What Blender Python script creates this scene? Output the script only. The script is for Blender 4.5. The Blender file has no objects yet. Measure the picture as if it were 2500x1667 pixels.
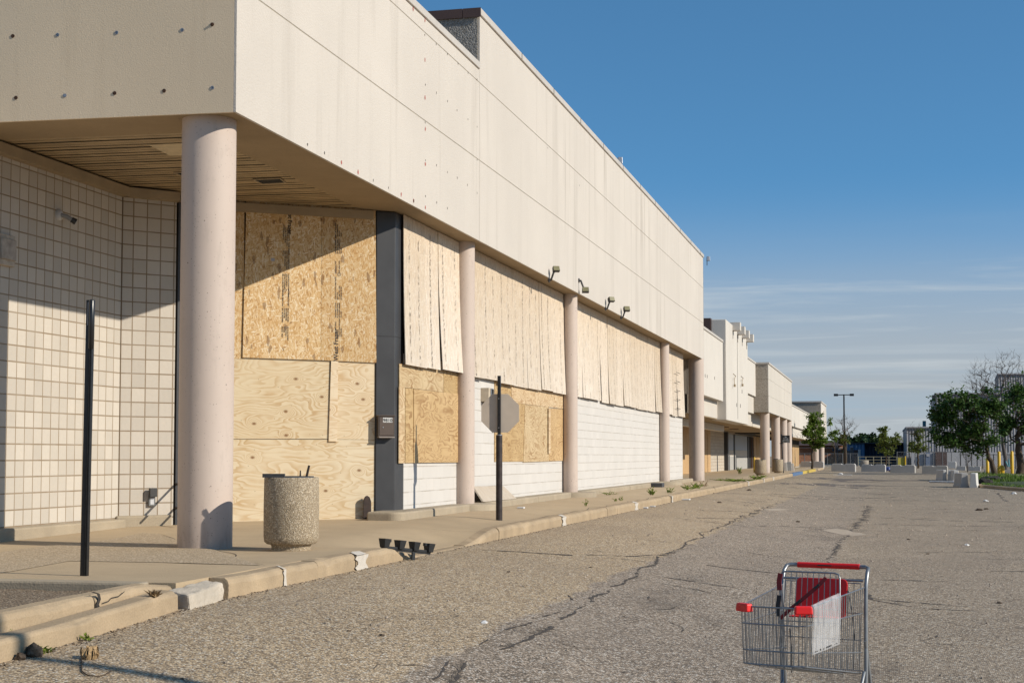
import bpy, bmesh, math, random
from mathutils import Vector, Matrix, Euler, noise as mnoise
R = math.radians
sc = bpy.context.scene
COL = sc.collection
rng = random.Random(7)

# ------------------------------------------------------------------ camera
EYE = Vector((0, 0, 1.0)); FPX = 3720.0; YAW = R(13.77); PITCH = R(3.15); PPY = 908.3
cam_d = bpy.data.cameras.new("camera"); cam = bpy.data.objects.new("camera", cam_d); COL.objects.link(cam)
cam_d.sensor_width = 36; cam_d.lens = FPX / 2500 * 36; cam_d.shift_y = (PPY - 833.5) / 2500
cam_d.clip_end = 6000; cam_d.clip_start = .1
cam.location = EYE; cam.rotation_euler = (R(90) + PITCH, 0, YAW); sc.camera = cam
sy, cy, sp, cp = math.sin(YAW), math.cos(YAW), math.sin(PITCH), math.cos(PITCH)
FWD = Vector((-sy * cp, cy * cp, sp)); RGT = Vector((cy, sy, 0)); UPV = Vector((sy * sp, -cy * sp, cp))

def ray(px, py):
    return (FWD + RGT * ((px - 1250) / FPX) - UPV * ((py - PPY) / FPX))
def onz(px, py, z):
    d = ray(px, py); return EYE + d * ((z - EYE.z) / d.z)
def onx(px, py, x):
    d = ray(px, py); return EYE + d * (x / d.x)
def ony(px, py, y):
    d = ray(px, py); return EYE + d * (y / d.y)
def onp(px, py, p0, n):
    d = ray(px, py); return EYE + d * ((Vector(p0) - EYE).dot(Vector(n)) / d.dot(Vector(n)))
def onkerb(px, py, x0):
    p = onx(px, py, x0)
    for _ in range(8): p = onx(px, py, x0 + skew(p.y))
    return p
def sm(t):
    t = min(1, max(0, t)); return t * t * (3 - 2 * t)

# ------------------------------------------------------------------ ground heights
KX = -5.4
def zasph(x, y):
    near = sm((12.5 - y) / 4.5); base = -.19 - .05 * near
    drop = .42 + .05 * near - .34 * sm((y - 82) / 26)
    b = 0
    if x < 30: b = drop * sm((x - KX) / 5.2)
    else: b = drop
    return base - b
def skew(y): return .07 * max(0, 11.2 - y)
def kerbtop(y):
    r = min(sm((y - 16.1) / 1.5), sm((21.2 - y) / 1.7))
    return -.02 - .155 * r
def zwalk(x, y):
    base = -.03 + .07 * min(1, max(0, (y - 16) / 6))
    t = sm((KX - .16 - x) / 1.1)
    return kerbtop(y) * (1 - t) + base * t
def onasph(px, py):
    z = -.3
    for _ in range(12):
        p = onz(px, py, z); z = z * .5 + .5 * zasph(p.x, p.y)
    p = onz(px, py, z); return p
def onwalk(px, py):
    z = 0
    for _ in range(12):
        p = onz(px, py, z); z = z * .5 + .5 * zwalk(p.x, p.y)
    return onz(px, py, z)

# ------------------------------------------------------------------ node helper
class NG:
    def __init__(s, name, rough=.8, metal=0.0, spec=.5):
        s.m = bpy.data.materials.new(name); s.m.use_nodes = True
        s.t = s.m.node_tree; s.b = s.t.nodes['Principled BSDF']
        s.b.inputs['Roughness'].default_value = rough; s.b.inputs['Metallic'].default_value = metal
        s.b.inputs['Specular IOR Level'].default_value = spec
    def n(s, typ, **kw):
        nd = s.t.nodes.new(typ)
        for k, v in kw.items(): setattr(nd, k, v)
        return nd
    def put(s, sock, v):
        if v is None: return
        if hasattr(v, 'links') or isinstance(v, bpy.types.NodeSocket): s.t.links.new(v, sock)
        elif isinstance(v, (tuple, list)) and len(v) == 3 and sock.type == 'RGBA': sock.default_value = (*v, 1)
        else: sock.default_value = v
    def co(s): return s.n('ShaderNodeTexCoord').outputs['Object']
    def mp(s, v, scale=(1, 1, 1), rot=(0, 0, 0), loc=(0, 0, 0)):
        nd = s.n('ShaderNodeMapping'); s.put(nd.inputs[0], v)
        nd.inputs['Scale'].default_value = scale; nd.inputs['Rotation'].default_value = rot; nd.inputs['Location'].default_value = loc
        return nd.outputs[0]
    def ma(s, op, a, b=0.0, c=0.0, cl=False):
        nd = s.n('ShaderNodeMath', operation=op, use_clamp=cl)
        s.put(nd.inputs[0], a); s.put(nd.inputs[1], b); s.put(nd.inputs[2], c); return nd.outputs[0]
    def mx(s, f, a, b, bt='MIX'):
        nd = s.n('ShaderNodeMix', data_type='RGBA', blend_type=bt)
        s.put(nd.inputs[0], f); s.put(nd.inputs[6], a); s.put(nd.inputs[7], b); return nd.outputs[2]
    def rg(s, v, a, b, lo=0.0, hi=1.0, smooth=False):
        nd = s.n('ShaderNodeMapRange', interpolation_type='SMOOTHSTEP' if smooth else 'LINEAR')
        s.put(nd.inputs[0], v)
        for i, q in enumerate((a, b, lo, hi)): nd.inputs[i + 1].default_value = q
        return nd.outputs[0]
    def ns(s, v, sc_=5, det=3, ro=.55, dist=0, col=False):
        nd = s.n('ShaderNodeTexNoise'); s.put(nd.inputs['Vector'], v)
        nd.inputs['Scale'].default_value = sc_; nd.inputs['Detail'].default_value = det
        nd.inputs['Roughness'].default_value = ro; nd.inputs['Distortion'].default_value = dist
        return nd.outputs['Color' if col else 'Fac']
    def vo(s, v, sc_=5, feat='F1', rnd=1, out='Distance'):
        nd = s.n('ShaderNodeTexVoronoi', feature=feat); s.put(nd.inputs['Vector'], v)
        nd.inputs['Scale'].default_value = sc_; nd.inputs['Randomness'].default_value = rnd
        return nd.outputs[out]
    def vo2(s, v, sc_=5, rnd=1, dim='3D'):
        nd = s.n('ShaderNodeTexVoronoi', feature='F1', voronoi_dimensions=dim); s.put(nd.inputs['Vector'], v)
        nd.inputs['Scale'].default_value = sc_; nd.inputs['Randomness'].default_value = rnd
        return nd.outputs['Distance'], nd.outputs['Color']
    def sep(s, c):
        nd = s.n('ShaderNodeSeparateColor'); s.put(nd.inputs[0], c); return nd.outputs
    def sx(s, v):
        nd = s.n('ShaderNodeSeparateXYZ'); s.put(nd.inputs[0], v); return nd.outputs
    def cx(s, x=0.0, y=0.0, z=0.0):
        nd = s.n('ShaderNodeCombineXYZ')
        for i, q in enumerate((x, y, z)): s.put(nd.inputs[i], q)
        return nd.outputs[0]
    def plane(s, ang):     # u along a wall running at angle ang, v up
        p = s.sx(s.co())
        u = s.ma('ADD', s.ma('MULTIPLY', p[0], math.cos(ang)), s.ma('MULTIPLY', p[1], math.sin(ang)))
        return u, p[2]
    def ramp(s, f, stops):
        nd = s.n('ShaderNodeValToRGB'); s.put(nd.inputs[0], f); e = nd.color_ramp.elements
        while len(e) < len(stops): e.new(.5)
        for i, (p, c) in enumerate(stops): e[i].position = p; e[i].color = (*c, 1)
        return nd.outputs[0]
    def bump(s, h, st=.5, d=.01):
        nd = s.n('ShaderNodeBump'); s.put(nd.inputs['Height'], h)
        nd.inputs['Strength'].default_value = st; nd.inputs['Distance'].default_value = d
        s.t.links.new(nd.outputs[0], s.b.inputs['Normal'])
    def out(s, col, rough=None):
        s.put(s.b.inputs['Base Color'], s.mx(1.0, col, (ALB, ALB, ALB * 1.02), 'MULTIPLY'))
        if rough is not None: s.put(s.b.inputs['Roughness'], rough)
        return s.m

ALB = .80
MATS = {}
def simple(name, c, rough=.7, metal=0.0, var=.12, sc_=8, spec=.5, bump=0):
    if name in MATS: return MATS[name]
    g = NG(name, rough, metal, spec); v = g.co()
    f = g.ns(v, sc_, 4)
    k1 = tuple(x * (1 - var) for x in c); k2 = tuple(min(1, x * (1 + var)) for x in c)
    col = g.mx(g.rg(f, .3, .7), k1, k2)
    if bump: g.bump(g.ns(v, sc_ * 12, 3), bump, .004)
    MATS[name] = g.out(col); return MATS[name]

def mk_stucco(name, c, grain=45, gs=.35, streak=.16, pebble=False):
    g = NG(name, .9, 0, .3); v = g.co()
    big = g.ns(v, .35, 4, .6)
    st = g.ns(g.mp(v, (1.6, 1.6, .09)), 1.4, 5, .65)
    fine = g.ns(v, grain, 3, .6)
    col = g.mx(g.rg(big, .3, .72), tuple(x * .93 for x in c), tuple(min(1, x * 1.04) for x in c))
    stm = g.ma('MULTIPLY', g.rg(st, .52, .78, 0, 1), g.rg(big, .35, .65))
    col = g.mx(g.ma('MULTIPLY', stm, streak * 2.8), col, (c[0] * .55, c[1] * .53, c[2] * .5))
    col = g.mx(g.rg(fine, .35, .75, 0, .14), col, (c[0] * .6, c[1] * .57, c[2] * .52))
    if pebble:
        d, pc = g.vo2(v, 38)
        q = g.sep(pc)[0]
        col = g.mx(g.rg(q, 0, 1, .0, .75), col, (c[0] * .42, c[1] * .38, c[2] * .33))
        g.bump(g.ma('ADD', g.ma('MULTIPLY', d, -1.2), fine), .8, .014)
    else: g.bump(fine, gs, .02)
    return g.out(col)

def mk_column():
    g = NG('painted_column', .62, 0, .4); v = g.co()
    big = g.ns(v, .9, 4)
    d, c = g.vo2(g.mp(v, (1, 1, .8)), 20)
    r = g.sep(c)
    th = g.ma('MULTIPLY', g.rg(r[0], .4, 1, .03, .22), g.rg(g.ns(v, 2.2, 2), .4, .65, .1, 1))
    pit = g.ma('LESS_THAN', g.ma('ADD', d, g.ma('MULTIPLY', g.ns(v, 70, 2), .06)), g.ma('ADD', th, .02))
    d2, c2 = g.vo2(v, 44)
    pit2 = g.ma('LESS_THAN', d2, g.rg(g.sep(c2)[1], .7, 1, .05, .26))
    col = g.mx(g.rg(big, .3, .7), (.60, .485, .40), (.65, .53, .44))
    scf = g.ns(g.mp(v, (3, 3, .9)), 2.6, 6, .7)
    col = g.mx(g.rg(scf, .56, .74, 0, .4), col, (.42, .34, .28))
    pz = g.sx(v)[2]
    col = g.mx(g.ma('MULTIPLY', g.rg(pz, .0, .4, 1, 0, True), g.rg(g.ns(g.mp(v, (4, 4, 1.2)), 2.2, 5, .65), .35, .7, .1, .75)), col, (.34, .27, .22))
    col = g.mx(g.ma('MAXIMUM', g.ma('MULTIPLY', pit, .75), g.ma('MULTIPLY', pit2, .5)), col, (.13, .10, .08))
    g.bump(g.ma('SUBTRACT', g.ma('MULTIPLY', g.ns(v, 14, 4), .3), g.ma('MAXIMUM', pit, pit2)), .35, .008)
    return g.out(col)

def mk_block(name, ang, c, cm, bw=.4064, bh=.2032, mort=.008, ribs=True, stack=False, soft=.3, u0=0.0, v0=0.0, hl=0):
    g = NG(name, .85, 0, .3); u, vv = g.plane(ang)
    vec = g.cx(g.ma('ADD', u, u0), g.ma('ADD', vv, v0), 0.0)
    b = g.n('ShaderNodeTexBrick'); g.put(b.inputs['Vector'], vec)
    b.offset = 0 if stack else .5; b.inputs['Scale'].default_value = 1
    b.inputs['Mortar Size'].default_value = mort; b.inputs['Mortar Smooth'].default_value = .15
    b.inputs['Brick Width'].default_value = bw; b.inputs['Row Height'].default_value = bh
    b.inputs['Color1'].default_value = (0, 0, 0, 1); b.inputs['Color2'].default_value = (1, 1, 1, 1); b.inputs['Mortar'].default_value = (.5, .5, .5, 1)
    tone = g.sep(b.outputs['Color'])[0]; mo = b.outputs['Fac']
    p = g.co(); fine = g.ns(p, 60, 3)
    wear = g.ns(p, 3.0, 4, .65)
    rib = g.ma('SINE', g.ma('MULTIPLY', u, 2 * math.pi / .018))
    col = g.mx(tone, tuple(x * (.985 if hl else .86) for x in c), tuple(min(1, x * 1.03) for x in c))
    col = g.mx(g.rg(g.ns(p, .8, 4), .35, .7, 0, .16), col, tuple(x * .72 for x in c))
    if ribs:
        rm = g.ma('MULTIPLY', g.rg(rib, .0, 1, 0, .5), g.rg(g.ns(p, 25, 2), .3, .7, .3, 1))
        col = g.mx(rm, col, tuple(x * .66 for x in c))
    mm = g.ma('MULTIPLY', mo, g.rg(wear, .35, .6, 1 - soft, 1))
    if hl:
        hf = g.ma('ABSOLUTE', g.ma('SUBTRACT', g.ma('FRACT', g.ma('ADD', g.ma('DIVIDE', g.ma('ADD', vv, v0), bh), .5)), .5))
        hm = g.ma('MULTIPLY', g.rg(hf, .02, .05, 1, 0), g.rg(g.ns(g.cx(g.ma('MULTIPLY', u, .7), g.ma('MULTIPLY', vv, 5), 0.0), 2.5, 4, .6), .38, .58))
        mm = g.ma('MAXIMUM', g.ma('MULTIPLY', mm, .3), g.ma('MULTIPLY', hm, hl))
    col = g.mx(mm, col, cm)
    h = g.ma('ADD', g.ma('MULTIPLY', mo, -1), g.ma('MULTIPLY', fine, .25))
    if ribs: h = g.ma('ADD', h, g.ma('MULTIPLY', rib, .12))
    g.bump(h, .6, .008)
    return g.out(col)

def mk_osb(name, ang, pale=0.0, tint=(1, 1, 1)):
    g = NG(name, .75, 0, .3); u, vv = g.plane(ang); P = g.cx(u, vv, 0.0)
    warp = g.ns(P, 9, 2, .5, 0, True)
    col = None; hh = None
    stops = [(0, (.44, .23, .085)), (.1, (.62, .37, .15)), (.4, (.74, .49, .235)), (.66, (.81, .59, .33)), (.86, (.88, .70, .45)), (1, (.95, .82, .60))]
    for i, (rot, sx_, sy_, off) in enumerate(((.12, 75, 15, 0), (-.6, 66, 15, 3.1), (.75, 72, 17, 7.7), (-.2, 100, 17, 12.3), (1.35, 60, 17, 5.5))):
        m = g.mp(P, (1, 1, 1), (0, 0, rot + math.pi * 0), (off, off * .7, 0))
        wv = g.n('ShaderNodeVectorMath', operation='ADD'); g.put(wv.inputs[0], m)
        w2 = g.n('ShaderNodeVectorMath', operation='SCALE'); g.put(w2.inputs[0], warp); w2.inputs['Scale'].default_value = .02
        g.put(wv.inputs[1], w2.outputs[0])
        d, c = g.vo2(g.mp(wv.outputs[0], (sx_, sy_, 1)), 1.0, .95, '2D')
        r = g.sep(c)
        ci = g.ramp(r[0], stops)
        if col is None: col, hh = ci, r[2]
        else:
            k = g.ma('GREATER_THAN', r[1], .62 if i < 4 else .86)
            col = g.mx(k, col, ci); hh = g.ma('MULTIPLY_ADD', k, .5, hh)
    big = g.ns(P, 1.1, 3)
    col = g.mx(g.rg(big, .3, .7, 0, .25), col, (.66, .43, .17))
    dk = g.ma('GREATER_THAN', g.sep(g.vo(g.mp(P, (26, 9, 1), (0, 0, .3)), 1, out='Color'))[0], .965)
    col = g.mx(g.ma('MULTIPLY', dk, .55), col, (.16, .07, .03))
    if pale:
        lf = g.ns(g.mp(P, (38, 4, 1)), 1, 4, .6)
        zt = g.rg(vv, 2.3, 4.8, 1, .6)
        col = g.mx(g.ma('MULTIPLY', g.rg(lf, .32, .6, .65, 1), g.ma('MULTIPLY', zt, pale)), col, (.85, .805, .735))
        lf2 = g.ns(g.mp(P, (55, 3.5, 1), (0, 0, 0), (7, 3, 0)), 1, 3, .6)
        col = g.mx(g.rg(lf2, .46, .62, 0, .65), col, (.56, .44, .31))
    oi = g.n('ShaderNodeObjectInfo').outputs['Random']; sh_ = g.rg(oi, 0, 1, .86, 1.03); col = g.mx(1.0, col, g.cx(sh_, g.ma('MULTIPLY', sh_, g.rg(oi, 0, 1, .97, 1.0)), g.ma('MULTIPLY', sh_, g.rg(oi, 0, 1, .92, 1.0))), 'MULTIPLY')
    if tint != (1, 1, 1): col = g.mx(1.0, col, tint, 'MULTIPLY')
    g.bump(hh, .25, .003)
    return g.out(col)

def mk_ply(name, ang, c1, c2, cl, dens=16, horiz=True, seed=0.0, amp=.7, knots=True):
    g = NG(name, .65, 0, .35); u, vv = g.plane(ang)
    P = g.cx(g.ma('ADD', u, seed), g.ma('ADD', vv, seed * 1.7), seed)
    m = g.mp(P, (.85, 2.7, 1) if horiz else (2.7, .85, 1))
    f = g.ns(m, 1.25, 2.6, .46, .4)
    if knots:
        kd, kc = g.vo2(g.mp(P, (1.9, 2.9, 1) if horiz else (2.9, 1.9, 1)), 1.0, .9, '2D')
        kr = g.sep(kc)[0]
        kn = g.ma('MULTIPLY', g.ma('GREATER_THAN', kr, .58), g.ma('POWER', 2.718, g.ma('MULTIPLY', g.ma('MULTIPLY', kd, kd), -30)))
        f = g.ma('ADD', f, g.ma('MULTIPLY', kn, .33))
    t = g.ma('FRACT', g.ma('MULTIPLY', f, dens))
    late = g.ma('POWER', t, 2.2)
    line = g.ma('MULTIPLY', late, g.rg(t, .9, 1, 1, 0))
    line = g.rg(line, 0, .62)
    fib = g.ns(g.mp(P, (3, 120, 1) if horiz else (120, 3, 1)), 1, 3, .6)
    big = g.ns(P, 1.3, 3)
    col = g.mx(g.rg(big, .3, .7), c1, c2)
    fade = g.rg(g.ns(P, 2.3, 3), .3, .7, .25, 1)
    col = g.mx(g.ma('MULTIPLY', g.ma('MULTIPLY', line, amp), fade), col, cl)
    col = g.mx(g.rg(fib, .35, .75, 0, .25), col, tuple(x * .72 for x in c1))
    if knots:
        col = g.mx(g.ma('MULTIPLY', g.ma('GREATER_THAN', kr, .58), g.rg(kd, .03, .085, .9, 0)), col, (.26, .12, .04))
    oi = g.n('ShaderNodeObjectInfo').outputs['Random']; sh_ = g.rg(oi, 0, 1, .84, 1.04); col = g.mx(1.0, col, g.cx(sh_, sh_, g.ma('MULTIPLY', sh_, g.rg(oi, 0, 1, .93, 1.02))), 'MULTIPLY')
    nd_, nc_ = g.vo2(g.mp(P, (3.6, 3.6, 1)), 1.0, 1, '2D')
    col = g.mx(g.ma('MULTIPLY', g.rg(nd_, .012, .03, .7, 0), g.ma('GREATER_THAN', g.sep(nc_)[1], .35)), col, (.16, .09, .04))
    g.bump(fib, .12, .003)
    return g.out(col)

def mk_agg(name, cols, scale=55, bump=1.0, dist=.02, dark=(.10, .085, .065), fill=.4, stain=.25):
    g = NG(name, .85, 0, .35); v = g.co()
    d, c = g.vo2(v, scale, 1)
    r = g.sep(c)
    peb = g.ramp(r[0], cols)
    peb = g.mx(g.rg(r[1], 0, 1, 0, .35), peb, tuple(x * .5 for x in cols[0][1]))
    edge = g.rg(d, .28, .52, 0, 1)
    col = g.mx(g.ma('MULTIPLY', edge, fill + .45), peb, dark)
    big = g.ns(v, 1.7, 4)
    col = g.mx(g.rg(big, .4, .7, 0, stain), col, tuple(x * 1.3 for x in dark))
    g.bump(g.ma('MULTIPLY', d, -1), bump, dist)
    return g.out(col)

def mk_conc(name, c, grain=90, var=.1, stain=.3, sc_=1.3):
    g = NG(name, .88, 0, .3); v = g.co()
    a = g.ns(v, sc_, 5, .62); b = g.ns(v, grain, 3, .7); d = g.vo(v, grain * .9)
    sp_ = g.ns(v, 14, 4, .7)
    col = g.mx(g.rg(a, .3, .7), tuple(x * (1 - var) for x in c), tuple(x * (1 + var) for x in c))
    col = g.mx(g.rg(g.ns(v, .55, 6, .7, .4), .48, .72, 0, stain), col, tuple(x * .55 for x in c))
    col = g.mx(g.rg(b, .38, .72, 0, .3), col, tuple(x * .55 for x in c))
    col = g.mx(g.rg(sp_, .62, .72, 0, .3), col, tuple(x * .5 for x in c))
    g.bump(g.ma('ADD', b, d), .35, .006)
    return g.out(col)

# ------------------------------------------------------------------ mesh builder
class MB:
    def __init__(s): s.v = []; s.f = []; s.sm = []
    def add(s, vs, fs, smooth=False):
        o = len(s.v); s.v += [tuple(q) for q in vs]; s.f += [tuple(i + o for i in f) for f in fs]; s.sm += [smooth] * len(fs); return s
    def box(s, x0, x1, y0, y1, z0, z1, mat=None, taper=0):
        t = taper
        vs = [(x0, y0, z0), (x1, y0, z0), (x1, y1, z0), (x0, y1, z0), (x0 + t, y0 + t, z1), (x1 - t, y0 + t, z1), (x1 - t, y1 - t, z1), (x0 + t, y1 - t, z1)]
        if mat is not None: vs = [mat @ Vector(q) for q in vs]
        return s.add(vs, [(3, 2, 1, 0), (4, 5, 6, 7), (0, 1, 5, 4), (1, 2, 6, 5), (2, 3, 7, 6), (3, 0, 4, 7)])
    def prism(s, poly, z0, z1, mat=None):     # poly counter-clockwise in xy
        n = len(poly)
        vs = [(*p, z0) for p in poly] + [(*p, z1) for p in poly]
        if mat is not None: vs = [mat @ Vector(q) for q in vs]
        fs = [tuple(range(n - 1, -1, -1)), tuple(range(n, 2 * n))] + [(i, (i + 1) % n, n + (i + 1) % n, n + i) for i in range(n)]
        return s.add(vs, fs)
    def sheet(s, pts): return s.add(pts, [tuple(range(len(pts)))])
    def tube(s, pts, r, seg=8, caps=True):
        pts = [Vector(p) for p in pts]; n = len(pts); rs = r if isinstance(r, (list, tuple)) else [r] * n
        vs = []; prev = None
        for i, p in enumerate(pts):
            t = (pts[min(n - 1, i + 1)] - pts[max(0, i - 1)])
            t = t.normalized() if t.length > 1e-9 else Vector((0, 0, 1))
            if prev is None:
                a = Vector((0, 0, 1)) if abs(t.z) < .9 else Vector((1, 0, 0))
                u = t.cross(a).normalized()
            else:
                u = prev - t * prev.dot(t); u = u.normalized() if u.length > 1e-6 else t.orthogonal().normalized()
            prev = u; w = t.cross(u)
            for k in range(seg):
                an = 2 * math.pi * k / seg; vs.append(p + u * (math.cos(an) * rs[i]) + w * (math.sin(an) * rs[i]))
        fs = [(i * seg + k, i * seg + (k + 1) % seg, (i + 1) * seg + (k + 1) % seg, (i + 1) * seg + k) for i in range(n - 1) for k in range(seg)]
        s.add(vs, fs, True)
        if caps: s.add(vs[:seg], [tuple(range(seg - 1, -1, -1))]); s.add(vs[-seg:], [tuple(range(seg))])
        return s
    def lathe(s, prof, cx, cy_, seg=48, cap=True):
        vs = []; n = len(prof)
        for r, z in prof:
            for k in range(seg):
                a = 2 * math.pi * k / seg; vs.append((cx + r * math.cos(a), cy_ + r * math.sin(a), z))
        s.add(vs, [(i * seg + k, i * seg + (k + 1) % seg, (i + 1) * seg + (k + 1) % seg, (i + 1) * seg + k) for i in range(n - 1) for k in range(seg)], True)
        if cap: s.add(vs[:seg], [tuple(range(seg - 1, -1, -1))]); s.add(vs[-seg:], [tuple(range(seg))])
        return s
    def build(s, name, mat, parent=None, bevel=0, seg=2):
        me = bpy.data.meshes.new(name); me.from_pydata(s.v, [], s.f); me.update()
        me.polygons.foreach_set('use_smooth', s.sm)
        o = bpy.data.objects.new(name, me); COL.objects.link(o)
        for m in (mat if isinstance(mat, (list, tuple)) else [mat]): me.materials.append(m)
        if parent: child(o, parent)
        if bevel:
            md = o.modifiers.new('bevel', 'BEVEL'); md.width = bevel; md.segments = seg; md.limit_method = 'ANGLE'
        return o
def root_of(p): return p.matrix_basis.copy() if p.parent is None else Matrix()
def child(o, parent):       # parts are modelled in world coordinates
    o.parent = parent; o.matrix_parent_inverse = root_of(parent).inverted()
def tag(o, label, cat, group=None):
    o['label'] = label; o['category'] = cat
    if group: o['group'] = group
    return o
def struct(o): o['kind'] = 'structure'; return o
def stuff(o): o['kind'] = 'stuff'; return o
def empty(name, loc, label, cat, group=None):
    o = bpy.data.objects.new(name, None); COL.objects.link(o); o.location = loc; o.empty_display_size = .2
    return tag(o, label, cat, group)
def copy_tree(o, parent=None):
    c = o.copy(); COL.objects.link(c)
    if parent:
        mi = o.matrix_parent_inverse.copy(); c.parent = parent; c.matrix_parent_inverse = mi
    for ch in o.children: copy_tree(ch, c)
    return c
def text_mesh(name, body, size, mat, M, parent, ext=.0008, align='LEFT', bold=0):
    cu = bpy.data.curves.new(name, 'FONT'); cu.body = body; cu.size = size; cu.extrude = ext; cu.align_x = align; cu.offset = bold
    cu.resolution_u = 2
    t = bpy.data.objects.new(name, cu); COL.objects.link(t); bpy.context.view_layer.update()
    me = bpy.data.meshes.new_from_object(t.evaluated_get(bpy.context.evaluated_depsgraph_get()))
    bpy.data.objects.remove(t); bpy.data.curves.remove(cu)
    me.transform(M); me.materials.clear(); me.materials.append(mat)
    o = bpy.data.objects.new(name, me); COL.objects.link(o)
    if parent: child(o, parent)
    return o

# ------------------------------------------------------------------ light
SUN_A, SUN_E = R(9), R(28)
w = bpy.data.worlds.new("World"); sc.world = w; w.use_nodes = True
nt = w.node_tree; bg = nt.nodes['Background']
sky = nt.nodes.new('ShaderNodeTexSky'); sky.sky_type = 'NISHITA'; sky.sun_disc = False
sky.sun_elevation = SUN_E; sky.sun_rotation = R(90) + SUN_A
sky.air_density = 1.0; sky.dust_density = .25; sky.ozone_density = 2.2; sky.altitude = 200
class WG(NG):
    def __init__(s): s.t = nt
g = WG()
dirv = g.n('ShaderNodeTexCoord').outputs['Generated']
d3 = g.sx(dirv); zz = g.ma('MAXIMUM', d3[2], .02)
pv = g.cx(g.ma('DIVIDE', d3[0], g.ma('ADD', zz, .06)), g.ma('DIVIDE', d3[1], g.ma('ADD', zz, .06)), 0.0)
# the sky is read a little higher up than the view, so the horizon keeps the clear blue-grey of the photo
sv_ = g.cx(d3[0], d3[1], g.ma('MULTIPLY_ADD', g.ma('MAXIMUM', d3[2], 0.0), 1.5, .13)); nv_ = g.n('ShaderNodeVectorMath', operation='NORMALIZE'); g.put(nv_.inputs[0], sv_); nt.links.new(nv_.outputs[0], sky.inputs[0])
cir = g.ns(g.mp(pv, (.5, 1.35, 1), (0, 0, R(8)), (.7, .2, 0)), 1.15, 7, .62, .5)
cir2 = g.ns(g.mp(pv, (.25, .7, 1), (0, 0, R(8)), (3.1, 1.0, 0)), .9, 4, .5)
cm = g.ma('MULTIPLY', g.rg(cir, .45, .72, 0, 1, True), g.rg(cir2, .36, .56, 0, 1, True))
cm = g.ma('MULTIPLY', cm, g.rg(d3[2], .06, .23, 1, 0, True))
veil = g.ma('MULTIPLY', g.rg(d3[2], .04, .185, 1, 0, True), g.rg(cir2, .25, .55, .75, 1))
skycol = g.mx(g.ma('MULTIPLY', veil, .95), sky.outputs[0], (5.1, 3.25, 3.1))
skycol = g.mx(g.ma('MULTIPLY', cm, .6), skycol, (7.2, 4.6, 4.3))
skycol = g.mx(1.0, skycol, (.73, 1.24, 1.38), 'MULTIPLY'); nt.links.new(skycol, bg.inputs[0]); bg.inputs[1].default_value = .115
sd = bpy.data.lights.new("sun", 'SUN'); so = bpy.data.objects.new("sun", sd); COL.objects.link(so)
sd.energy = 5.0; sd.angle = R(.53); sd.color = (1, .925, .80)
sv = Vector((math.cos(SUN_E) * math.cos(SUN_A), -math.cos(SUN_E) * math.sin(SUN_A), math.sin(SUN_E)))
so.rotation_euler = sv.to_track_quat('Z', 'Y').to_euler(); so.location = (20, 0, 30)
sc.view_settings.view_transform = 'Standard'; sc.view_settings.look = 'None'; sc.view_settings.gamma = 1
sc.view_settings.exposure = 0
sc.cycles.max_bounces = 6; sc.cycles.diffuse_bounces = 3; sc.cycles.transparent_max_bounces = 16
# ================================================================== materials
M = {}
M['stucco'] = mk_stucco('stucco_wall', (.695, .63, .545), streak=.30)
M['stucco_side'] = mk_stucco('stucco_rough', (.84, .68, .475), grain=80, gs=.2, streak=.25)
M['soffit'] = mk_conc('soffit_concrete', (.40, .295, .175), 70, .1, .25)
M['column'] = mk_column()
M['steel'] = simple('dark_steel', (.060, .060, .062), .42, 0, .12, 3, .3)
M['coping'] = simple('coping_metal', (.62, .56, .48), .5, 0, .06, 4)
M['coping_b'] = simple('coping_brown', (.10, .055, .04), .5, 0, .1, 4)
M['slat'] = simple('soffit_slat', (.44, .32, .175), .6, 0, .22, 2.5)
M['dark'] = simple('dark_void', (.012, .011, .010), .9)
M['trim'] = simple('soffit_trim', (.40, .30, .18), .6, 0, .12, 3)
M['blk1'] = mk_block('scored_block_left', R(90), (.67, .60, .50), (.31, .23, .145), bw=.2032, bh=.2032, mort=.009, stack=True, soft=.25, v0=.07)
M['blk2'] = mk_block('scored_block_angled', math.atan2(.6, .54), (.65, .58, .485), (.28, .205, .13), bw=.2032, bh=.2032, mort=.009, stack=True, soft=.25, v0=.07, u0=.06)
M['white_blk'] = mk_block('white_block', R(90), (.69, .65, .59), (.42, .36, .28), mort=.005, ribs=False, soft=.9, hl=.75, v0=-.02)
M['osb_a'] = mk_osb('osb_angled', math.atan2(.5813, .8137))
M['osb_f'] = mk_osb('osb_weathered', R(90), .85)
M['ply_a'] = mk_ply('plywood_pale', math.atan2(.5813, .8137), (.87, .69, .455), (.92, .765, .54), (.56, .30, .085), 15, True, 2.3, .68)
M['ply_b'] = mk_ply('plywood_pale_low', math.atan2(.5813, .8137), (.88, .71, .48), (.93, .78, .565), (.58, .32, .095), 14, True, 9.1, .70)
M['ply_c'] = mk_ply('plywood_tan', R(90), (.70, .51, .29), (.78, .60, .37), (.34, .16, .045), 12, True, 4.4, .85, False)
M['ply_d'] = mk_ply('plywood_dark', R(90), (.62, .42, .20), (.70, .49, .25), (.27, .12, .03), 14, True, 15.2, .85, False)
M['walk'] = mk_conc('walk_concrete', (.56, .425, .265), 85, .09, .22, 1.1)
M['kerb'] = mk_conc('kerb_concrete', (.48, .36, .225), 55, .16, .45, 2.2)
M['plinth'] = mk_conc('plinth_concrete', (.45, .37, .26), 60, .12, .35, 2.2)
M['agg'] = mk_agg('pebble_paving', [(0, (.45, .33, .20)), (.5, (.74, .57, .36)), (1, (.92, .76, .55))], 42, .6, .012, (.34, .26, .17), .2)
M['crack'] = simple('crack_dirt', (.045, .037, .03), 1, 0, .3, 30)
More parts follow.
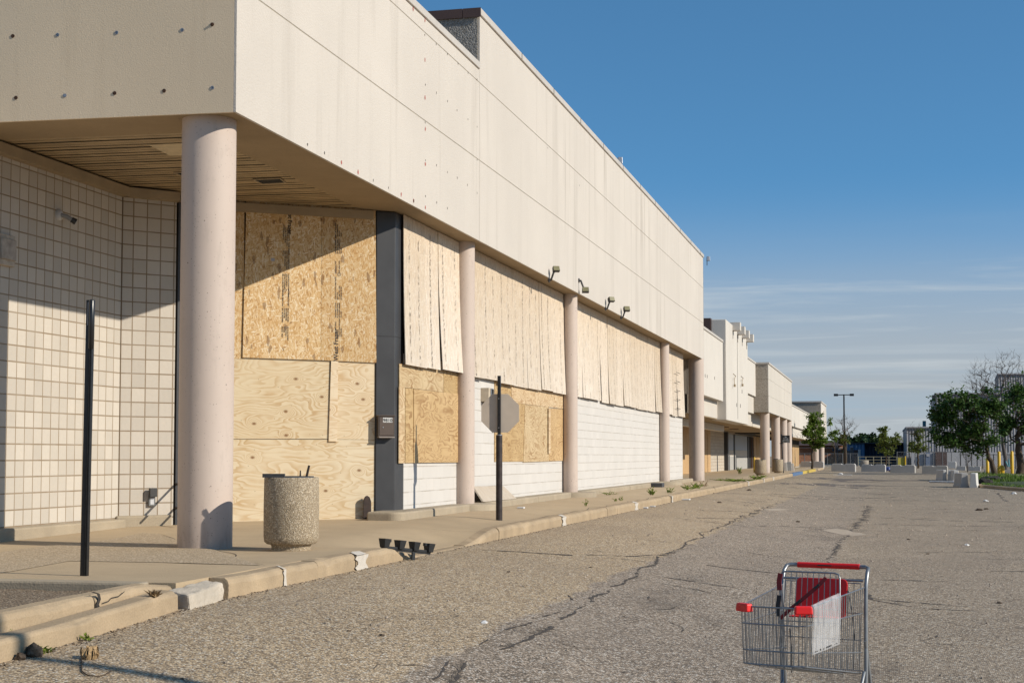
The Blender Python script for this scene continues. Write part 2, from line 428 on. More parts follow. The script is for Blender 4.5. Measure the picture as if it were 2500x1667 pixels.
M['print2'] = simple('faded_ink', (.13, .09, .058), .8, 0, .4, 60)
M['print'] = simple('printed_ink', (.06, .045, .035), .8, 0, .3, 120)
M['white_paint'] = mk_conc('flaking_white_paint', (.66, .60, .51), 60, .12, .55, 7)

def mk_asphalt():
    g = NG('worn_asphalt', .9, 0, .3); v = g.co(); p = g.sx(v)
    wob = g.ma('MULTIPLY', g.ma('SUBTRACT', g.ns(v, 1.1, 4), .5), .5)
    xs = g.ma('ADD', p[0], wob)
    left = g.rg(xs, -3.05, -2.98, 0, 1)
    mid = g.rg(xs, -.85, -.75, 0, 1)
    d, c = g.vo2(v, 66); r = g.sep(c)
    d2, c2 = g.vo2(v, 140); r2 = g.sep(c2)
    tan = g.ramp(r[0], [(0, (.11, .08, .05)), (.25, (.42, .293, .162)), (.55, (.77, .555, .32)), (.82, (.99, .765, .48)), (1, (1, .93, .78))])
    gry = g.ramp(r[0], [(0, (.05, .041, .031)), (.25, (.215, .163, .112)), (.55, (.46, .355, .25)), (.82, (.83, .66, .49)), (1, (1, .94, .82))])
    rgt = g.ramp(r[0], [(0, (.07, .054, .037)), (.25, (.27, .20, .13)), (.55, (.54, .41, .27)), (.82, (.87, .69, .48)), (1, (1, .93, .78))])
    col = g.mx(left, tan, g.mx(mid, gry, rgt))
    col = g.mx(g.ma('MULTIPLY', g.rg(d, .36, .62, 0, .7), .9), col, (.15, .12, .09))
    col = g.mx(g.rg(r2[0], .55, 1, 0, .28), col, (.09, .075, .06))
    far = g.rg(p[1], 25, 70)
    col = g.mx(g.ma('MULTIPLY', far, .5), col, (.33, .27, .19))
    big = g.ns(v, .32, 5, .62); med = g.ns(g.mp(v, (1, .35, 1)), 1.5, 4, .6)
    col = g.mx(g.rg(big, .42, .72, 0, .26), col, (.20, .16, .125))
    col = g.mx(g.rg(med, .5, .8, 0, .22), col, (.60, .48, .35))
    oil = g.ma('MULTIPLY', g.rg(g.ns(g.mp(v, (.55, .2, 1), (0, 0, 0), (4.4, 1.3, 0)), 1.0, 5, .65), .59, .74), .6)
    col = g.mx(oil, col, (.06, .05, .042))
    g.bump(g.ma('ADD', g.ma('MULTIPLY', d, -1), g.ma('MULTIPLY', r[1], .5)), .45, .010)
    return g.out(col)
M['asphalt'] = mk_asphalt()

# ================================================================== ground
def axis(spec):
    out = []
    for a, b, n in spec: out += [a + (b - a) * i / n for i in range(n)]
    return out + [spec[-1][1]]
xs = axis([(-2500, -60, 6), (-60, -7, 6), (-7, -5.4, 3), (-5.4, .4, 24), (.4, 30, 6), (30, 2500, 6)])
ys = axis([(-300, 0, 4), (0, 7, 4), (7, 14, 14), (14, 80, 12), (80, 112, 14), (112, 300, 4), (300, 4500, 5)])
mb = MB()
mb.add([(x, y, zasph(x, y)) for y in ys for x in xs],
       [(j * len(xs) + i, j * len(xs) + i + 1, (j + 1) * len(xs) + i + 1, (j + 1) * len(xs) + i) for j in range(len(ys) - 1) for i in range(len(xs) - 1)], True)
lot = struct(mb.build('parking_lot', M['asphalt']))

# cracks and seams: thin tar-dark strips lying in the asphalt
def strip(mb, pts, w, z=.004, step=.12, jag=.35, fz=zasph, gap=0):
    P = [Vector(p) for p in pts]; L = []
    for a, b in zip(P, P[1:]):
        n = max(1, int((b - a).length / step))
        L += [a.lerp(b, i / n) for i in range(n)]
    L.append(P[-1]); n = len(L); vs = []
    for i, p in enumerate(L):
        t = (L[min(n - 1, i + 1)] - L[max(0, i - 1)]); t.z = 0
        t = t.normalized(); s = Vector((-t.y, t.x, 0))
        q = p + s * (rng.uniform(-1, 1) * w * .3 + mnoise.noise(Vector((p.x * 1.1, p.y * 1.1, 3))) * .16)
        e = min(1, min(i, n - 1 - i) / 5 + .15)
        ww = w * e * rng.uniform(1 - jag, 1 + jag) * (.55 + .9 * abs(mnoise.noise(Vector((p.x * .7, p.y * .7, 9)))))
        for k in (-1, 1):
            c = q + s * (k * ww / 2); vs.append((c.x, c.y, fz(c.x, c.y) + z))
    mb.add(vs, [(2 * i, 2 * i + 1, 2 * i + 3, 2 * i + 2) for i in range(n - 1) if gap == 0 or mnoise.noise(Vector((L[i].x * 2.3, L[i].y * 2.3, 1.7))) > -.35 + gap])
mb = MB()
S1 = [(1040, 1690), (1095, 1658), (1155, 1617), (1290, 1560), (1467, 1456), (1560, 1395), (1626, 1350), (1790, 1270), (1913, 1222)]
strip(mb, [onasph(*p) for p in S1], .036, step=.07, jag=.9, gap=.001)
strip(mb, [onasph(*p) for p in [(1010, 1680), (1130, 1600), (1240, 1545), (1300, 1510), (1380, 1490)]], .024, step=.07, jag=.9, gap=.25)
S2 = [(2005, 1390), (2035, 1345), (2060, 1315), (2085, 1290), (2105, 1262), (2121, 1233)]
strip(mb, [onasph(*p) for p in S2], .035, step=.08, jag=.95, gap=.1)
for pts, wd in [([(1161, 1341), (1310, 1350), (1489, 1364)], .06), ([(1290, 1349), (1400, 1356), (1472, 1356), (1642, 1356)], .03), ([(1480, 1361), (1603, 1372)], .025),
                ([(1557, 1402), (1591, 1404), (1701, 1420), (1800, 1437)], .024), ([(1548, 1414), (1608, 1423), (1765, 1450)], .018), ([(1518, 1439), (1655, 1445)], .015),
                ([(1467, 1491), (1591, 1516)], .012), ([(1383, 1450), (1410, 1468), (1440, 1466)], .02), ([(1578, 1453), (1590, 1468)], .02), ([(1650, 1410), (1744, 1430), (1852, 1439)], .022),
                ([(2102, 1450), (2152, 1468), (2264, 1486), (2391, 1491)], .034), ([(2112, 1457), (2228, 1470), (2347, 1479), (2500, 1488)], .024), ([(1697, 1245), (1790, 1248), (1881, 1255)], .05),
                ([(1686, 1264), (1834, 1267)], .03), ([(1744, 1204), (1925, 1213), (2120, 1220), (2500, 1228)], .09), ([(2120, 1262), (2322, 1271), (2500, 1275)], .06),
                ([(1823, 1282), (2040, 1287)], .03), ([(2402, 1313), (2500, 1313)], .02), ([(2434, 1202), (2456, 1224)], .05), ([(2347, 1649), (2420, 1654)], .014),
                ([(2463, 1526), (2500, 1537)], .012), ([(1870, 1205), (2200, 1212)], .08), ([(2250, 1282), (2290, 1284)], .03), ([(2010, 1240), (2300, 1250), (2480, 1252)], .05),
                ([(1640, 1518), (1665, 1532), (1660, 1545)], .02), ([(1990, 1310), (2130, 1316)], .04), ([(2150, 1190), (2330, 1196)], .1)]:
    strip(mb, [onasph(*p) for p in pts], wd * 1.6, step=.08, jag=.85, gap=.1)
for k in range(34):
    y = 20 + 58 * (k / 34) ** 1.25 + rng.uniform(-.6, .6); x = rng.uniform(-5.2, 3.5); L_ = rng.uniform(1.5, 5.5); sl_ = rng.uniform(-.06, .10)
    pts = [Vector((x + L_ * q / 4, y + sl_ * L_ * q / 4 + rng.uniform(-.12, .12), 0)) for q in range(5)]
    strip(mb, pts, rng.uniform(.02, .05) * (.5 + y / 30), step=.15, jag=.9, gap=.18)
for k in range(16):
    x, y = rng.uniform(-4.5, 2.5), rng.uniform(9.5, 26); a = rng.uniform(0, 6.28); pts = [Vector((x, y, 0))]
    for q in range(rng.randint(2, 5)): a += rng.uniform(-.9, .9); pts.append(pts[-1] + Vector((math.cos(a), math.sin(a) * .8, 0)) * rng.uniform(.15, .5))
    strip(mb, pts, rng.uniform(.007, .016), step=.04, jag=.8, gap=.1)
mb.build('crack', simple('asphalt_crack', (.075, .06, .048), 1, 0, .35, 25), lot)
mb = MB()
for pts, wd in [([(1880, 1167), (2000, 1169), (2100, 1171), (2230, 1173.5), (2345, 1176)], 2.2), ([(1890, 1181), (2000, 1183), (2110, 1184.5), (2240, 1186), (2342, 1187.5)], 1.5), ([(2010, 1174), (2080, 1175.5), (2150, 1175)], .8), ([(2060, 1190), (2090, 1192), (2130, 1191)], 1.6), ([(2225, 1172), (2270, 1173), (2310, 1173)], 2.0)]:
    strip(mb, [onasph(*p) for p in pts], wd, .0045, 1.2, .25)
mb.build('far_shadow_stain', simple('far_shadow_stain_dark', (.13, .105, .085), 1, 0, .3, 1.5), lot)  # the long strips paint far cast shadows; stains share the mesh
mb = MB()
for poly in ([(2005, 1293), (2040, 1290), (2068, 1293), (2085, 1299), (2110, 1303), (2105, 1307), (2060, 1306), (2030, 1300)], [(2062, 1303), (2098, 1300), (2118, 1305), (2080, 1309)], [(1850, 1243), (1900, 1241), (1930, 1244), (1890, 1247)]):
    P_ = [onasph(*q) for q in poly]; mb.sheet([(p.x, p.y, zasph(p.x, p.y) + .004) for p in P_][::-1])
mb.build('worn_patch', mk_conc('worn_patch_pale', (.50, .41, .31), 60, .1, .2, 4), lot)
# crumbled edges of the old paving seam: patches of exposed darker base
mb = MB()
for pts, wd in [([(1040, 1690), (1130, 1632), (1230, 1580), (1300, 1548), (1380, 1505)], .09), ([(1530, 1420), (1600, 1368), (1660, 1338)], .05), ([(1790, 1275), (1880, 1238)], .1), ([(2085, 1290), (2110, 1262), (2125, 1235)], .16), ([(2020, 1372), (2050, 1330)], .08)]:
    strip(mb, [onasph(*p) for p in pts], wd, .0025, .05, .95, zasph, .3)
mb.build('crumbled_edge', mk_agg('crumbled_base', [(0, (.20, .16, .115)), (.5, (.38, .30, .21)), (1, (.7, .57, .43))], 60, .6, .012, (.07, .055, .042), .3), lot)

# sidewalk
xs = axis([(-14, -7, 4), (-7, KX - .17, 8)]); ys = axis([(11.35, 15.5, 4), (15.5, 23, 24), (23, 135, 12)])
mb = MB()
mb.add([(x, y, zwalk(x, y)) for y in ys for x in xs],
       [(j * len(xs) + i, j * len(xs) + i + 1, (j + 1) * len(xs) + i + 1, (j + 1) * len(xs) + i) for j in range(len(ys) - 1) for i in range(len(xs) - 1)], True)
e = [(x, ys[0]) for x in xs] + [(xs[-1], y) for y in ys[1:]]
mb.add([(x, y, zwalk(x, y)) for x, y in e] + [(x, y, -.7) for x, y in e], [(len(e) + i, len(e) + i + 1, i + 1, i) for i in range(len(e) - 1)])
walk = struct(mb.build('sidewalk', M['walk']))
mb = MB()
zw4 = lambda x, y: zwalk(x, y)
for pts, wd in [([(383, 1302), (430, 1319), (530, 1343), (640, 1381)], .016), ([(880, 1298), (990, 1312), (1090, 1330)], .012), ([(1010, 1288), (1160, 1296), (1215, 1300)], .010),
                ([(640, 1340), (700, 1352)], .006), ([(1330, 1227), (1480, 1230)], .02)]:
    strip(mb, [onwalk(*p) for p in pts], wd, .004, .2, .4, zw4)
for y in [26, 29.5, 33, 38, 43, 48, 54, 62, 70, 80]:
    strip(mb, [Vector((-7.0, y, 0)), Vector((KX - .2, y + .02, 0))], .014, .004, .3, .5, zw4)
strip(mb, [Vector((KX - .19, y, 0)) for y in (21.5, 40, 75)], .02, .004, .5, .6, zw4)
mb.build('slab_joint', M['crack'], walk)
poly = [onwalk(*p) for p in [(0, 1348), (119, 1331.5), (268, 1317), (347, 1300.7), (383, 1302.5), (430, 1317), (524, 1342), (636, 1380), (400, 1373), (170, 1369.4), (119, 1378.5), (0, 1400), (-60, 1412), (-60, 1358)]]
mb = MB(); mb.sheet([(p.x, p.y, zwalk(p.x, p.y) + .004) for p in poly][::-1]); struct(mb.build('pebble_paving', M['agg']))

# kerb: separate cast lengths with open joints
joints = [11.95, 14.05]
for px in (868, 1000, 1137, 1217, 1322, 1397, 1482, 1506, 1582, 1616, 1638, 1731, 1746, 1800, 1850, 1903, 1960, 2011):
    joints.append(onx(px, 1200, KX).y)
joints = sorted(joints) + [128]
kerb_prof = lambda zt: [(KX - .17, -.6), (KX + .0, -.6), (KX + .012, zt - .055), (KX - .004, zt - .018), (KX - .03, zt), (KX - .17, zt + .001)]
mb = MB()
for a, b in zip(joints, joints[1:]):
    n = max(2, int((b - a) / (.10 if a < 40 else .5))); jx = rng.uniform(-.008, .008); jz = rng.uniform(-.006, .006); rings = []
    a2, b2 = a + .012, b - .012
    for i in range(n + 1):
        y = a2 + (b2 - a2) * i / n
        zt = kerbtop(y) + jz + .006 * mnoise.noise(Vector((0, y * 1.3, 0)))
        ch = max(0, mnoise.noise(Vector((a, y * 2.6, 8))) - .12) * .09 + max(0, mnoise.noise(Vector((a, y * 9, 4))) - .2) * .035
        rings += [(x + jx + .006 * mnoise.noise(Vector((z * 3, y * 1.7, 5))) - ch * (1.0 if q_ in (3, 4) else .5 if q_ == 2 else 0), y, z - ch * (.6 if q_ in (2, 3, 4) else 0)) for q_, (x, z) in enumerate(kerb_prof(zt))]
    k = 6
    mb.add(rings, [(i * k + q, i * k + (q + 1) % k, (i + 1) * k + (q + 1) % k, (i + 1) * k + q) for i in range(n) for q in range(k)] + [tuple(range(k - 1, -1, -1)), tuple(n * k + q for q in range(k))])
kerb = struct(mb.build('kerb', M['kerb'], bevel=.006))
mb = MB()
def kpatch(px, wd, top=True, y=None, bot=1.0):
    y = y or onx(px, 1250, KX).y; zt = kerbtop(y); x = KX + .022; za = zasph(KX, y)
    n = 5; zb = zt - .02 - (zt - .02 - za) * bot
    lf = [(x, y - wd / 2 * (1 + .35 * math.sin(q * 1.9)) - rng.uniform(0, .02), zb + (zt - .02 - zb) * q / n) for q in range(n + 1)]
    rt = [(x, y + wd / 2 * (1 + .3 * math.cos(q * 1.3)) + rng.uniform(0, .02), zb + (zt - .02 - zb) * q / n) for q in range(n + 1)]
    mb.sheet(lf[::1][:0] + rt + lf[::-1])
    if top: mb.sheet([(x, y - wd / 2, zt - .015), (x, y + wd / 2, zt - .015), (KX - .05, y + wd * .4, zt + .014), (KX - .09, y, zt + .014), (KX - .05, y - wd * .5, zt + .014)])
for px, wd in ((692, .04), (880, .30), (1375, .26), (1552, .35), (1640, .2)): kpatch(px, wd)
for y, wd in ((62, .5), (70, .4), (76, .6), (95, 1.2)): kpatch(0, wd, True, y)
mb.build('flaking_paint', M['white_paint'], kerb)
M['kyel'] = mk_conc('yellow_kerb_paint', (.62, .45, .10), 60, .1, .3, 3); M['kblu'] = mk_conc('blue_kerb_paint', (.12, .20, .34), 60, .1, .3, 3)
for nm, mt, y0, y1 in (('yellow_paint', 'kyel', 103, 122), ('blue_paint', 'kblu', 92, 103)):
    m2 = MB(); m2.box(KX - .20, KX + .03, y0, y1, -.35, -.008); m2.build(nm, M[mt], kerb)

# lower kerb and planter in the left foreground
def rail(name, mat, x0, x1, y0, y1, zt, cuts, parent=None, rad=.03):
    mb = MB(); ys = [y0] + cuts + [y1]
    for a, b in zip(ys, ys[1:]):
        n = max(2, int((b - a) / .10)); rings = []; jx = rng.uniform(-.006, .006)
        for i in range(n + 1):
            y = a + .007 + (b - a - .014) * i / n
            nz = .007 * mnoise.noise(Vector((7, y * 1.6, x0))); z = zt(y) + nz
            nx = jx + .007 * mnoise.noise(Vector((3, y * 1.9, x1)))
            sk = skew(y)
            ch = max(0, mnoise.noise(Vector((x1, y * 2.6, 8))) - .1) * .07 + max(0, mnoise.noise(Vector((x1, y * 9, 4))) - .2) * .03
            rings += [(q_[0] + sk, q_[1], q_[2]) for q_ in [(x0, y, -.6), (x1 + nx, y, -.6), (x1 + nx - ch * .4, y, z - rad - ch * .4), (x1 - rad * .3 + nx - ch, y, z - rad * .3 - ch * .6), (x1 - rad + nx - ch, y, z - ch * .3), (x0 + rad, y, z), (x0, y, z - rad)]]
        k = 7
        mb.add(rings, [(i * k + q, i * k + (q + 1) % k, (i + 1) * k + (q + 1) % k, (i + 1) * k + q) for i in range(n) for q in range(k)] + [tuple(range(k - 1, -1, -1)), tuple(n * k + q for q in range(k))])
    return mb.build(name, mat, parent, bevel=.01)
zlow = lambda y: zasph(KX, y) + .135 + .03 * sm((y - 9) / 2.4)
struct(rail('lower_kerb', M['kerb'], KX - .2, KX, 3, 11.05, zlow, [7.1]))
pl = empty('planter_bed', (-6.6, 9.5, -.2), 'raised planter bed of bare gravelly soil behind a cracked concrete kerb beside the black post', 'planter')
rail('planter_kerb', M['kerb'], -5.80, -5.58, 3, 11.33, lambda y: .012 - .045 * sm((y - 10.9) / .45), [9.93], pl, .05)
mb = MB(); mb.box(-14, -5.805, 11.2, 11.36, -.5, -.012); mb.build('rear_kerb', M['plinth'], pl, bevel=.02)
mb = MB(); nx, ny = 40, 40
mb.add([(-12 + (6.22 + skew(4 + 7.21 * j / ny)) * i / nx, 4 + 7.21 * j / ny, -.085 + .02 * mnoise.noise(Vector((i * .5, j * .5, 0)))) for j in range(ny + 1) for i in range(nx + 1)],
       [(j * (nx + 1) + i, j * (nx + 1) + i + 1, (j + 1) * (nx + 1) + i + 1, (j + 1) * (nx + 1) + i) for j in range(ny) for i in range(nx)], True)
M['soil'] = mk_agg('gravel_soil', [(0, (.17, .12, .075)), (.5, (.38, .27, .17)), (.9, (.62, .49, .34)), (1, (.85, .74, .58))], 48, .7, .02, (.17, .125, .08), .3, .2)
mb.build('soil', M['soil'], pl)
mb = MB()
for pts in ([(225, 1444), (240, 1449), (243, 1462), (238, 1476), (244, 1490)], ):
    P = [onkerb(p[0], p[1], -5.572) for p in pts]
    for a, b in zip(P, P[1:]):
        mb.sheet([(a.x, a.y - .02, a.z), (a.x, a.y + .022, a.z), (b.x, b.y + .02, b.z), (b.x, b.y - .018, b.z)])
P = [onkerb(p[0], p[1], -5.572) for p in [(250, 1472), (265, 1467), (272, 1459), (290, 1455), (304, 1443)]]
for a, b in zip(P, P[1:]): mb.sheet([(a.x, a.y, a.z - .004), (b.x, b.y, b.z - .004), (b.x, b.y, b.z + .004), (a.x, a.y, a.z + .004)])
mb.build('crack', M['crack'], pl)

# broken white-painted chunk of kerb at the joint
mb = MB()
p0 = [(KX - .15, 11.16), (KX + .085, 11.10), (KX + .03, 11.86), (KX - .16, 11.90)]
zb = zasph(KX, 11.5); top = [.140, .105, .145, .165]
vs = [(x, y, zb - .05) for x, y in p0] + [(x - .02 * (i in (1, 2)), y, zb + top[i]) for i, (x, y) in enumerate(p0)]
mb.add(vs, [(3, 2, 1, 0), (4, 5, 6, 7), (0, 1, 5, 4), (1, 2, 6, 5), (2, 3, 7, 6), (3, 0, 4, 7)])
o = mb.build('broken_kerb_chunk', mk_conc('pale_chunk', (.60, .52, .41), 60, .12, .5, 7), bevel=.02)
tag(o, 'broken white painted kerb chunk lying at the end of the planter kerb', 'kerb chunk')
md = o.modifiers.new('sub', 'SUBSURF'); md.subdivision_type = 'SIMPLE'; md.levels = md.render_levels = 4
tx = bpy.data.textures.new('chip', 'CLOUDS'); tx.noise_scale = .12
md = o.modifiers.new('chip', 'DISPLACE'); md.texture = tx; md.strength = .035; md.mid_level = .5

# ================================================================== the store
store = empty('store_building', (-7.4, 40, 0), 'large closed beige store with boarded windows, round columns and a tall fascia', 'building')
XF, XW = -6.94, -7.38
LF = Vector((-.9981, -.0610, 0))             # the short face runs this way
c0 = Vector((XF, 15.48, 0)); cL = c0 + LF * 8.5
Z0, ZJ1, ZJ2, ZL, ZH = 4.80, 6.235, 7.63, 7.93, 8.93
YS, YE = 25.9, 60.15
# core
mb = MB(); t = .035
mb.prism([(XF - t, 15.48 + t + .002), (XF - t, YS), (-20, YS), (-20, cL.y + t), (cL.x, cL.y + t)], Z0 + .04, ZL - .05)
mb.prism([(XF - t, YS), (XF - t, YE - t), (-22, YE - t), (-22, YS + .04)], Z0 + .04, ZH - .03)
mb.build('wall_core', simple('reveal_filler', (.42, .37, .29), .9), store)
# fascia panels: (y0, y1, z0, z1)
gap = .008
for (y0, y1, z0, z1) in [(15.48, YS - gap, Z0, ZJ1 - gap), (15.48, YS - gap, ZJ1 + gap, ZJ2 - gap), (15.48, YS - gap, ZJ2 + gap, ZL),
                         (YS + gap, YE, Z0, ZJ1 - gap), (YS + gap, YE, ZJ1 + gap, ZJ2 - gap), (YS + gap, YE, ZJ2 + gap, ZH)]:
    mb = MB(); mb.box(XF - t, XF, y0, y1, z0, z1); mb.build('fascia_panel', M['stucco'], store, bevel=.004)
for z0, ya, yb_ in ((ZJ1, 15.49, YE - .01), (ZJ2, 15.49, YE - .01)): mb = MB(); mb.box(XF - .03, XF - .006, ya, yb_, z0 - .012, z0 + .012); mb.build('joint_filler', MATS['reveal_filler'], store)
mb = MB(); mb.box(XF - .03, XF - .0065, YS - .012, YS + .012, Z0, ZL); mb.build('joint_filler', MATS['reveal_filler'], store)
mb = MB(); n2 = Vector((-.0610, .9981, 0))
a = c0 + Vector((-.0355, -.0022, 0)); q = [a, cL, cL + n2 * .034, a + n2 * .034]
mb.prism([(p.x, p.y) for p in q][::-1], Z0, ZL); mb.build('side_panel', M['stucco_side'], store)
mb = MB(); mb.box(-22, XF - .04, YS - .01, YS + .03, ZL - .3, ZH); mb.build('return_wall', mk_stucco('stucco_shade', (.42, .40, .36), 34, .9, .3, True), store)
mb = MB(); mb.box(-22, XF, YE - .035, YE, Z0, ZH); mb.build('end_wall', M['stucco_side'], store)
# copings
mb = MB(); mb.box(XF - .3, XF + .035, YS - .03, YE + .03, ZH - .085, ZH + .04); mb.build('coping', M['coping'], store, bevel=.01)
mb = MB(); mb.box(-22, XF - .31, YS - .05, YS + .25, ZH - .12, ZH + .045)
mb.box(XF - .3, XF + .03, YS - .05, YS - .032, ZH - .12, ZH + .045); mb.build('brown_coping', M['coping_b'], store)
mb = MB(); mb.box(XF - .3, XF + .03, 15.5, YS - .06, ZL - .07, ZL + .05); mb.build('coping', M['coping'], store, bevel=.01)
mb = MB(); mb.prism([(XF - .31, 15.9), (XF - .31, YS - .06), (-20, YS - .06), (-20, 15.2)], ZL - .05, ZL - .02); mb.build('roof', M['plinth'], store)
for y in range(29, 60, 3): mb = MB(); mb.box(XF + .036, XF + .04, y - .012, y + .012, ZH - .085, ZH + .04); mb.build('coping_seam', M['crack'], store)
# soffit: smooth concrete border, lip, slats
XB, YB = -7.86, 16.42
yb = lambda x: YB + (x - XB) * .061
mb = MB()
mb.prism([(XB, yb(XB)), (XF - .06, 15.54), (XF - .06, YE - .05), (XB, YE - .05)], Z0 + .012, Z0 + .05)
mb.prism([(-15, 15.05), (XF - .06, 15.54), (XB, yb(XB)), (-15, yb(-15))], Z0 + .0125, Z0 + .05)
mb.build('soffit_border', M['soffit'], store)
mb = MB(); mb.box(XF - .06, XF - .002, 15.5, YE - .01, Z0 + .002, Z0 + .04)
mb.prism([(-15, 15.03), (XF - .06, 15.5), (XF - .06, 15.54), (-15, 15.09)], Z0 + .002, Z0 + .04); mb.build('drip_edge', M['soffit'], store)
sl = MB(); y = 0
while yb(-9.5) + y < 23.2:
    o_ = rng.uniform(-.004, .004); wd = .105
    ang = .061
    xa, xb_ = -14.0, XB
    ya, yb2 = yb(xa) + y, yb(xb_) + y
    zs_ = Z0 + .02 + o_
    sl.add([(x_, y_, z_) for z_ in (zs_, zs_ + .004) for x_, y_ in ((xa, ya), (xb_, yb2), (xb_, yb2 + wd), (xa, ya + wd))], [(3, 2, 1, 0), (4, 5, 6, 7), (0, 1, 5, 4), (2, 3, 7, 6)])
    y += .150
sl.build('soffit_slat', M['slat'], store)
mb = MB(); mb.box(-14, XB, 16, 23.6, Z0 + .041, Z0 + .046); mb.build('soffit_void', M['dark'], store)
def onsof(px, py): return onz(px, py, Z0 + .015)
mb = MB(); P = [onsof(*p) for p in [(363, 354), (450, 350), (450, 380), (415, 380)]]; mb.add([(p.x, p.y, Z0 + .012) for p in P] + [(p.x, p.y, Z0 + .02) for p in P], [(0, 1, 2, 3), (7, 6, 5, 4), (0, 4, 5, 1), (1, 5, 6, 2), (2, 6, 7, 3), (3, 7, 4, 0)])
mb.build('soffit_patch', simple('soffit_patch', (.66, .53, .33), .6), store)
for quad in ([(618, 437), (683, 434), (697, 445), (640, 448)], [(424, 420), (476, 418), (480, 430), (448, 430)]):
    P = [onsof(*p) for p in quad]; c = sum(P, Vector()) / 4
    mb = MB(); mb.sheet([(p.x, p.y, Z0 + .010) for p in P]); v_ = mb.build('soffit_vent', M['dark'], store)
    mb = MB()
    for a, b in zip(P, P[1:] + P[:1]): mb.tube([(a.x, a.y, Z0 + .008), (b.x, b.y, Z0 + .008)], .012, 4)
    mb.build('vent_frame', M['trim'], v_)
# walls under the canopy
C12 = Vector((-10.46, 19.5, 0)); C2 = Vector((-9.92, 20.1, 0))
d2 = (C2 - C12).normalized(); n2_ = Vector((d2.y, -d2.x, 0))
mb = MB(); mb.box(-10.9, -10.46, 8, 19.5, -.1, 4.72); mb.build('block_wall', M['blk1'], store)
mb = MB(); b1 = C12 - n2_ * .4; b2 = C2 - n2_ * .4
mb.prism([(C12.x, C12.y), (C2.x, C2.y), (b2.x, b2.y), (b1.x, b1.y)], -.1, 4.72); mb.build('angled_block_wall', M['blk2'], store)
mb = MB(); mb.box(-10.47, -10.30, 8, 19.44, -.1, .125); mb.build('plinth', M['plinth'], store, bevel=.025)
mb = MB(); p = [C12 + n2_ * .10 - d2 * .06, C2 + n2_ * .10 - d2 * .05, C2 - n2_ * .1 - d2 * .05, C12 - n2_ * .1 - d2 * .06]
mb.prism([(q.x, q.y) for q in p], -.1, .165); mb.build('plinth', M['plinth'], store, bevel=.025)
mb = MB(); mb.box(C12.x - .002, C12.x + .012, C12.y - .014, C12.y + .002, .12, 4.66); mb.build('corner_joint', simple('corner_mastic', (.22, .16, .10), .9), store)
# trim channel along wall heads
def trim_run(a, b, off):
    d = (b - a).normalized(); n = Vector((d.y, -d.x, 0))
    mb = MB()
    for o1, o2, z0, z1 in ((0, off, 4.66, 4.70), (off - .03, off, 4.70, 4.79), (off - .12, off - .03, 4.785, 4.80)):
        q = [a + n * o2, b + n * o2, b + n * o1, a + n * o1]; mb.prism([(p.x, p.y) for p in q], z0, z1)
    mb.build('wall_trim', M['trim'], store)
trim_run(Vector((-10.46, 8, 0)), C12 + Vector((0, -.02, 0)), .13); trim_run(C12, C2, .12)
AD = Vector((-10.08, 20.65, 0)); dD = Vector((.8137, .5813, 0)); nD = Vector((.5813, -.8137, 0))
trim_run(C2, AD - dD * .1, .05); trim_run(AD - dD * .3, AD + dD * 2.9, .10)
mb = MB(); p = [AD - dD * .3, AD + dD * 3.2, AD + dD * 3.2 - nD * .3, AD - dD * .3 - nD * .3]
mb.prism([(q.x, q.y) for q in p], -.1, 4.75); mb.build('entrance_frame', M['dark'], store)
mb = MB(); mb.box(-20, -10.2, 19.9, 24, -.1, 4.9); mb.box(-20, XW - .04, 23.3, 56.9, -.1, 4.84); mb.box(-14, -10.9, 8, 20, -.1, 4.9); mb.build('inner_mass', M['dark'], store)

def board(name, quad, mat, p0, n, off, th=.016, parent=None):
    """a sheet nailed to the wall plane (p0, n): four pixel corners give its real corners on that plane"""
    n = Vector(n); P = [onp(x, y, Vector(p0) + n * off, n) for x, y in quad]
    mb = MB(); k = len(P); vs = P + [p - n * th for p in P]
    mb.add(vs, [tuple(range(k)), tuple(range(2 * k - 1, k - 1, -1))] + [(i, k + i, k + (i + 1) % k, (i + 1) % k) for i in range(k)])
    return mb.build(name, mat, parent or store)
# boarded entrance
osb1 = board('osb_panel', [(440, 458), (597, 484), (595, 876), (430, 868)], M['osb_a'], AD, nD, .02)
osb2 = board('osb_panel', [(602, 484), (785, 500), (783, 879), (592.5, 872.5)], M['osb_a'], AD, nD, .045)
osb3 = board('osb_panel', [(785.6, 500), (917, 514), (919, 885.5), (783.6, 879)], M['osb_a'], AD, nD, .044)
board('plywood_panel', [(428, 860), (806, 868), (803, 1071), (424, 1071)], M['ply_a'], AD, nD, .016)
board('plywood_panel', [(824, 872), (915.5, 876), (914.5, 1072.5), (822, 1072)], M['ply_a'], AD, nD, .018)
board('plywood_strip', [(808.5, 881), (826, 882), (823, 1078), (802.5, 1078)], M['ply_b'], AD, nD, .040)
board('plywood_panel', [(424, 1072), (914.5, 1073), (914, 1266), (424, 1276)], M['ply_b'], AD, nD, .0175)
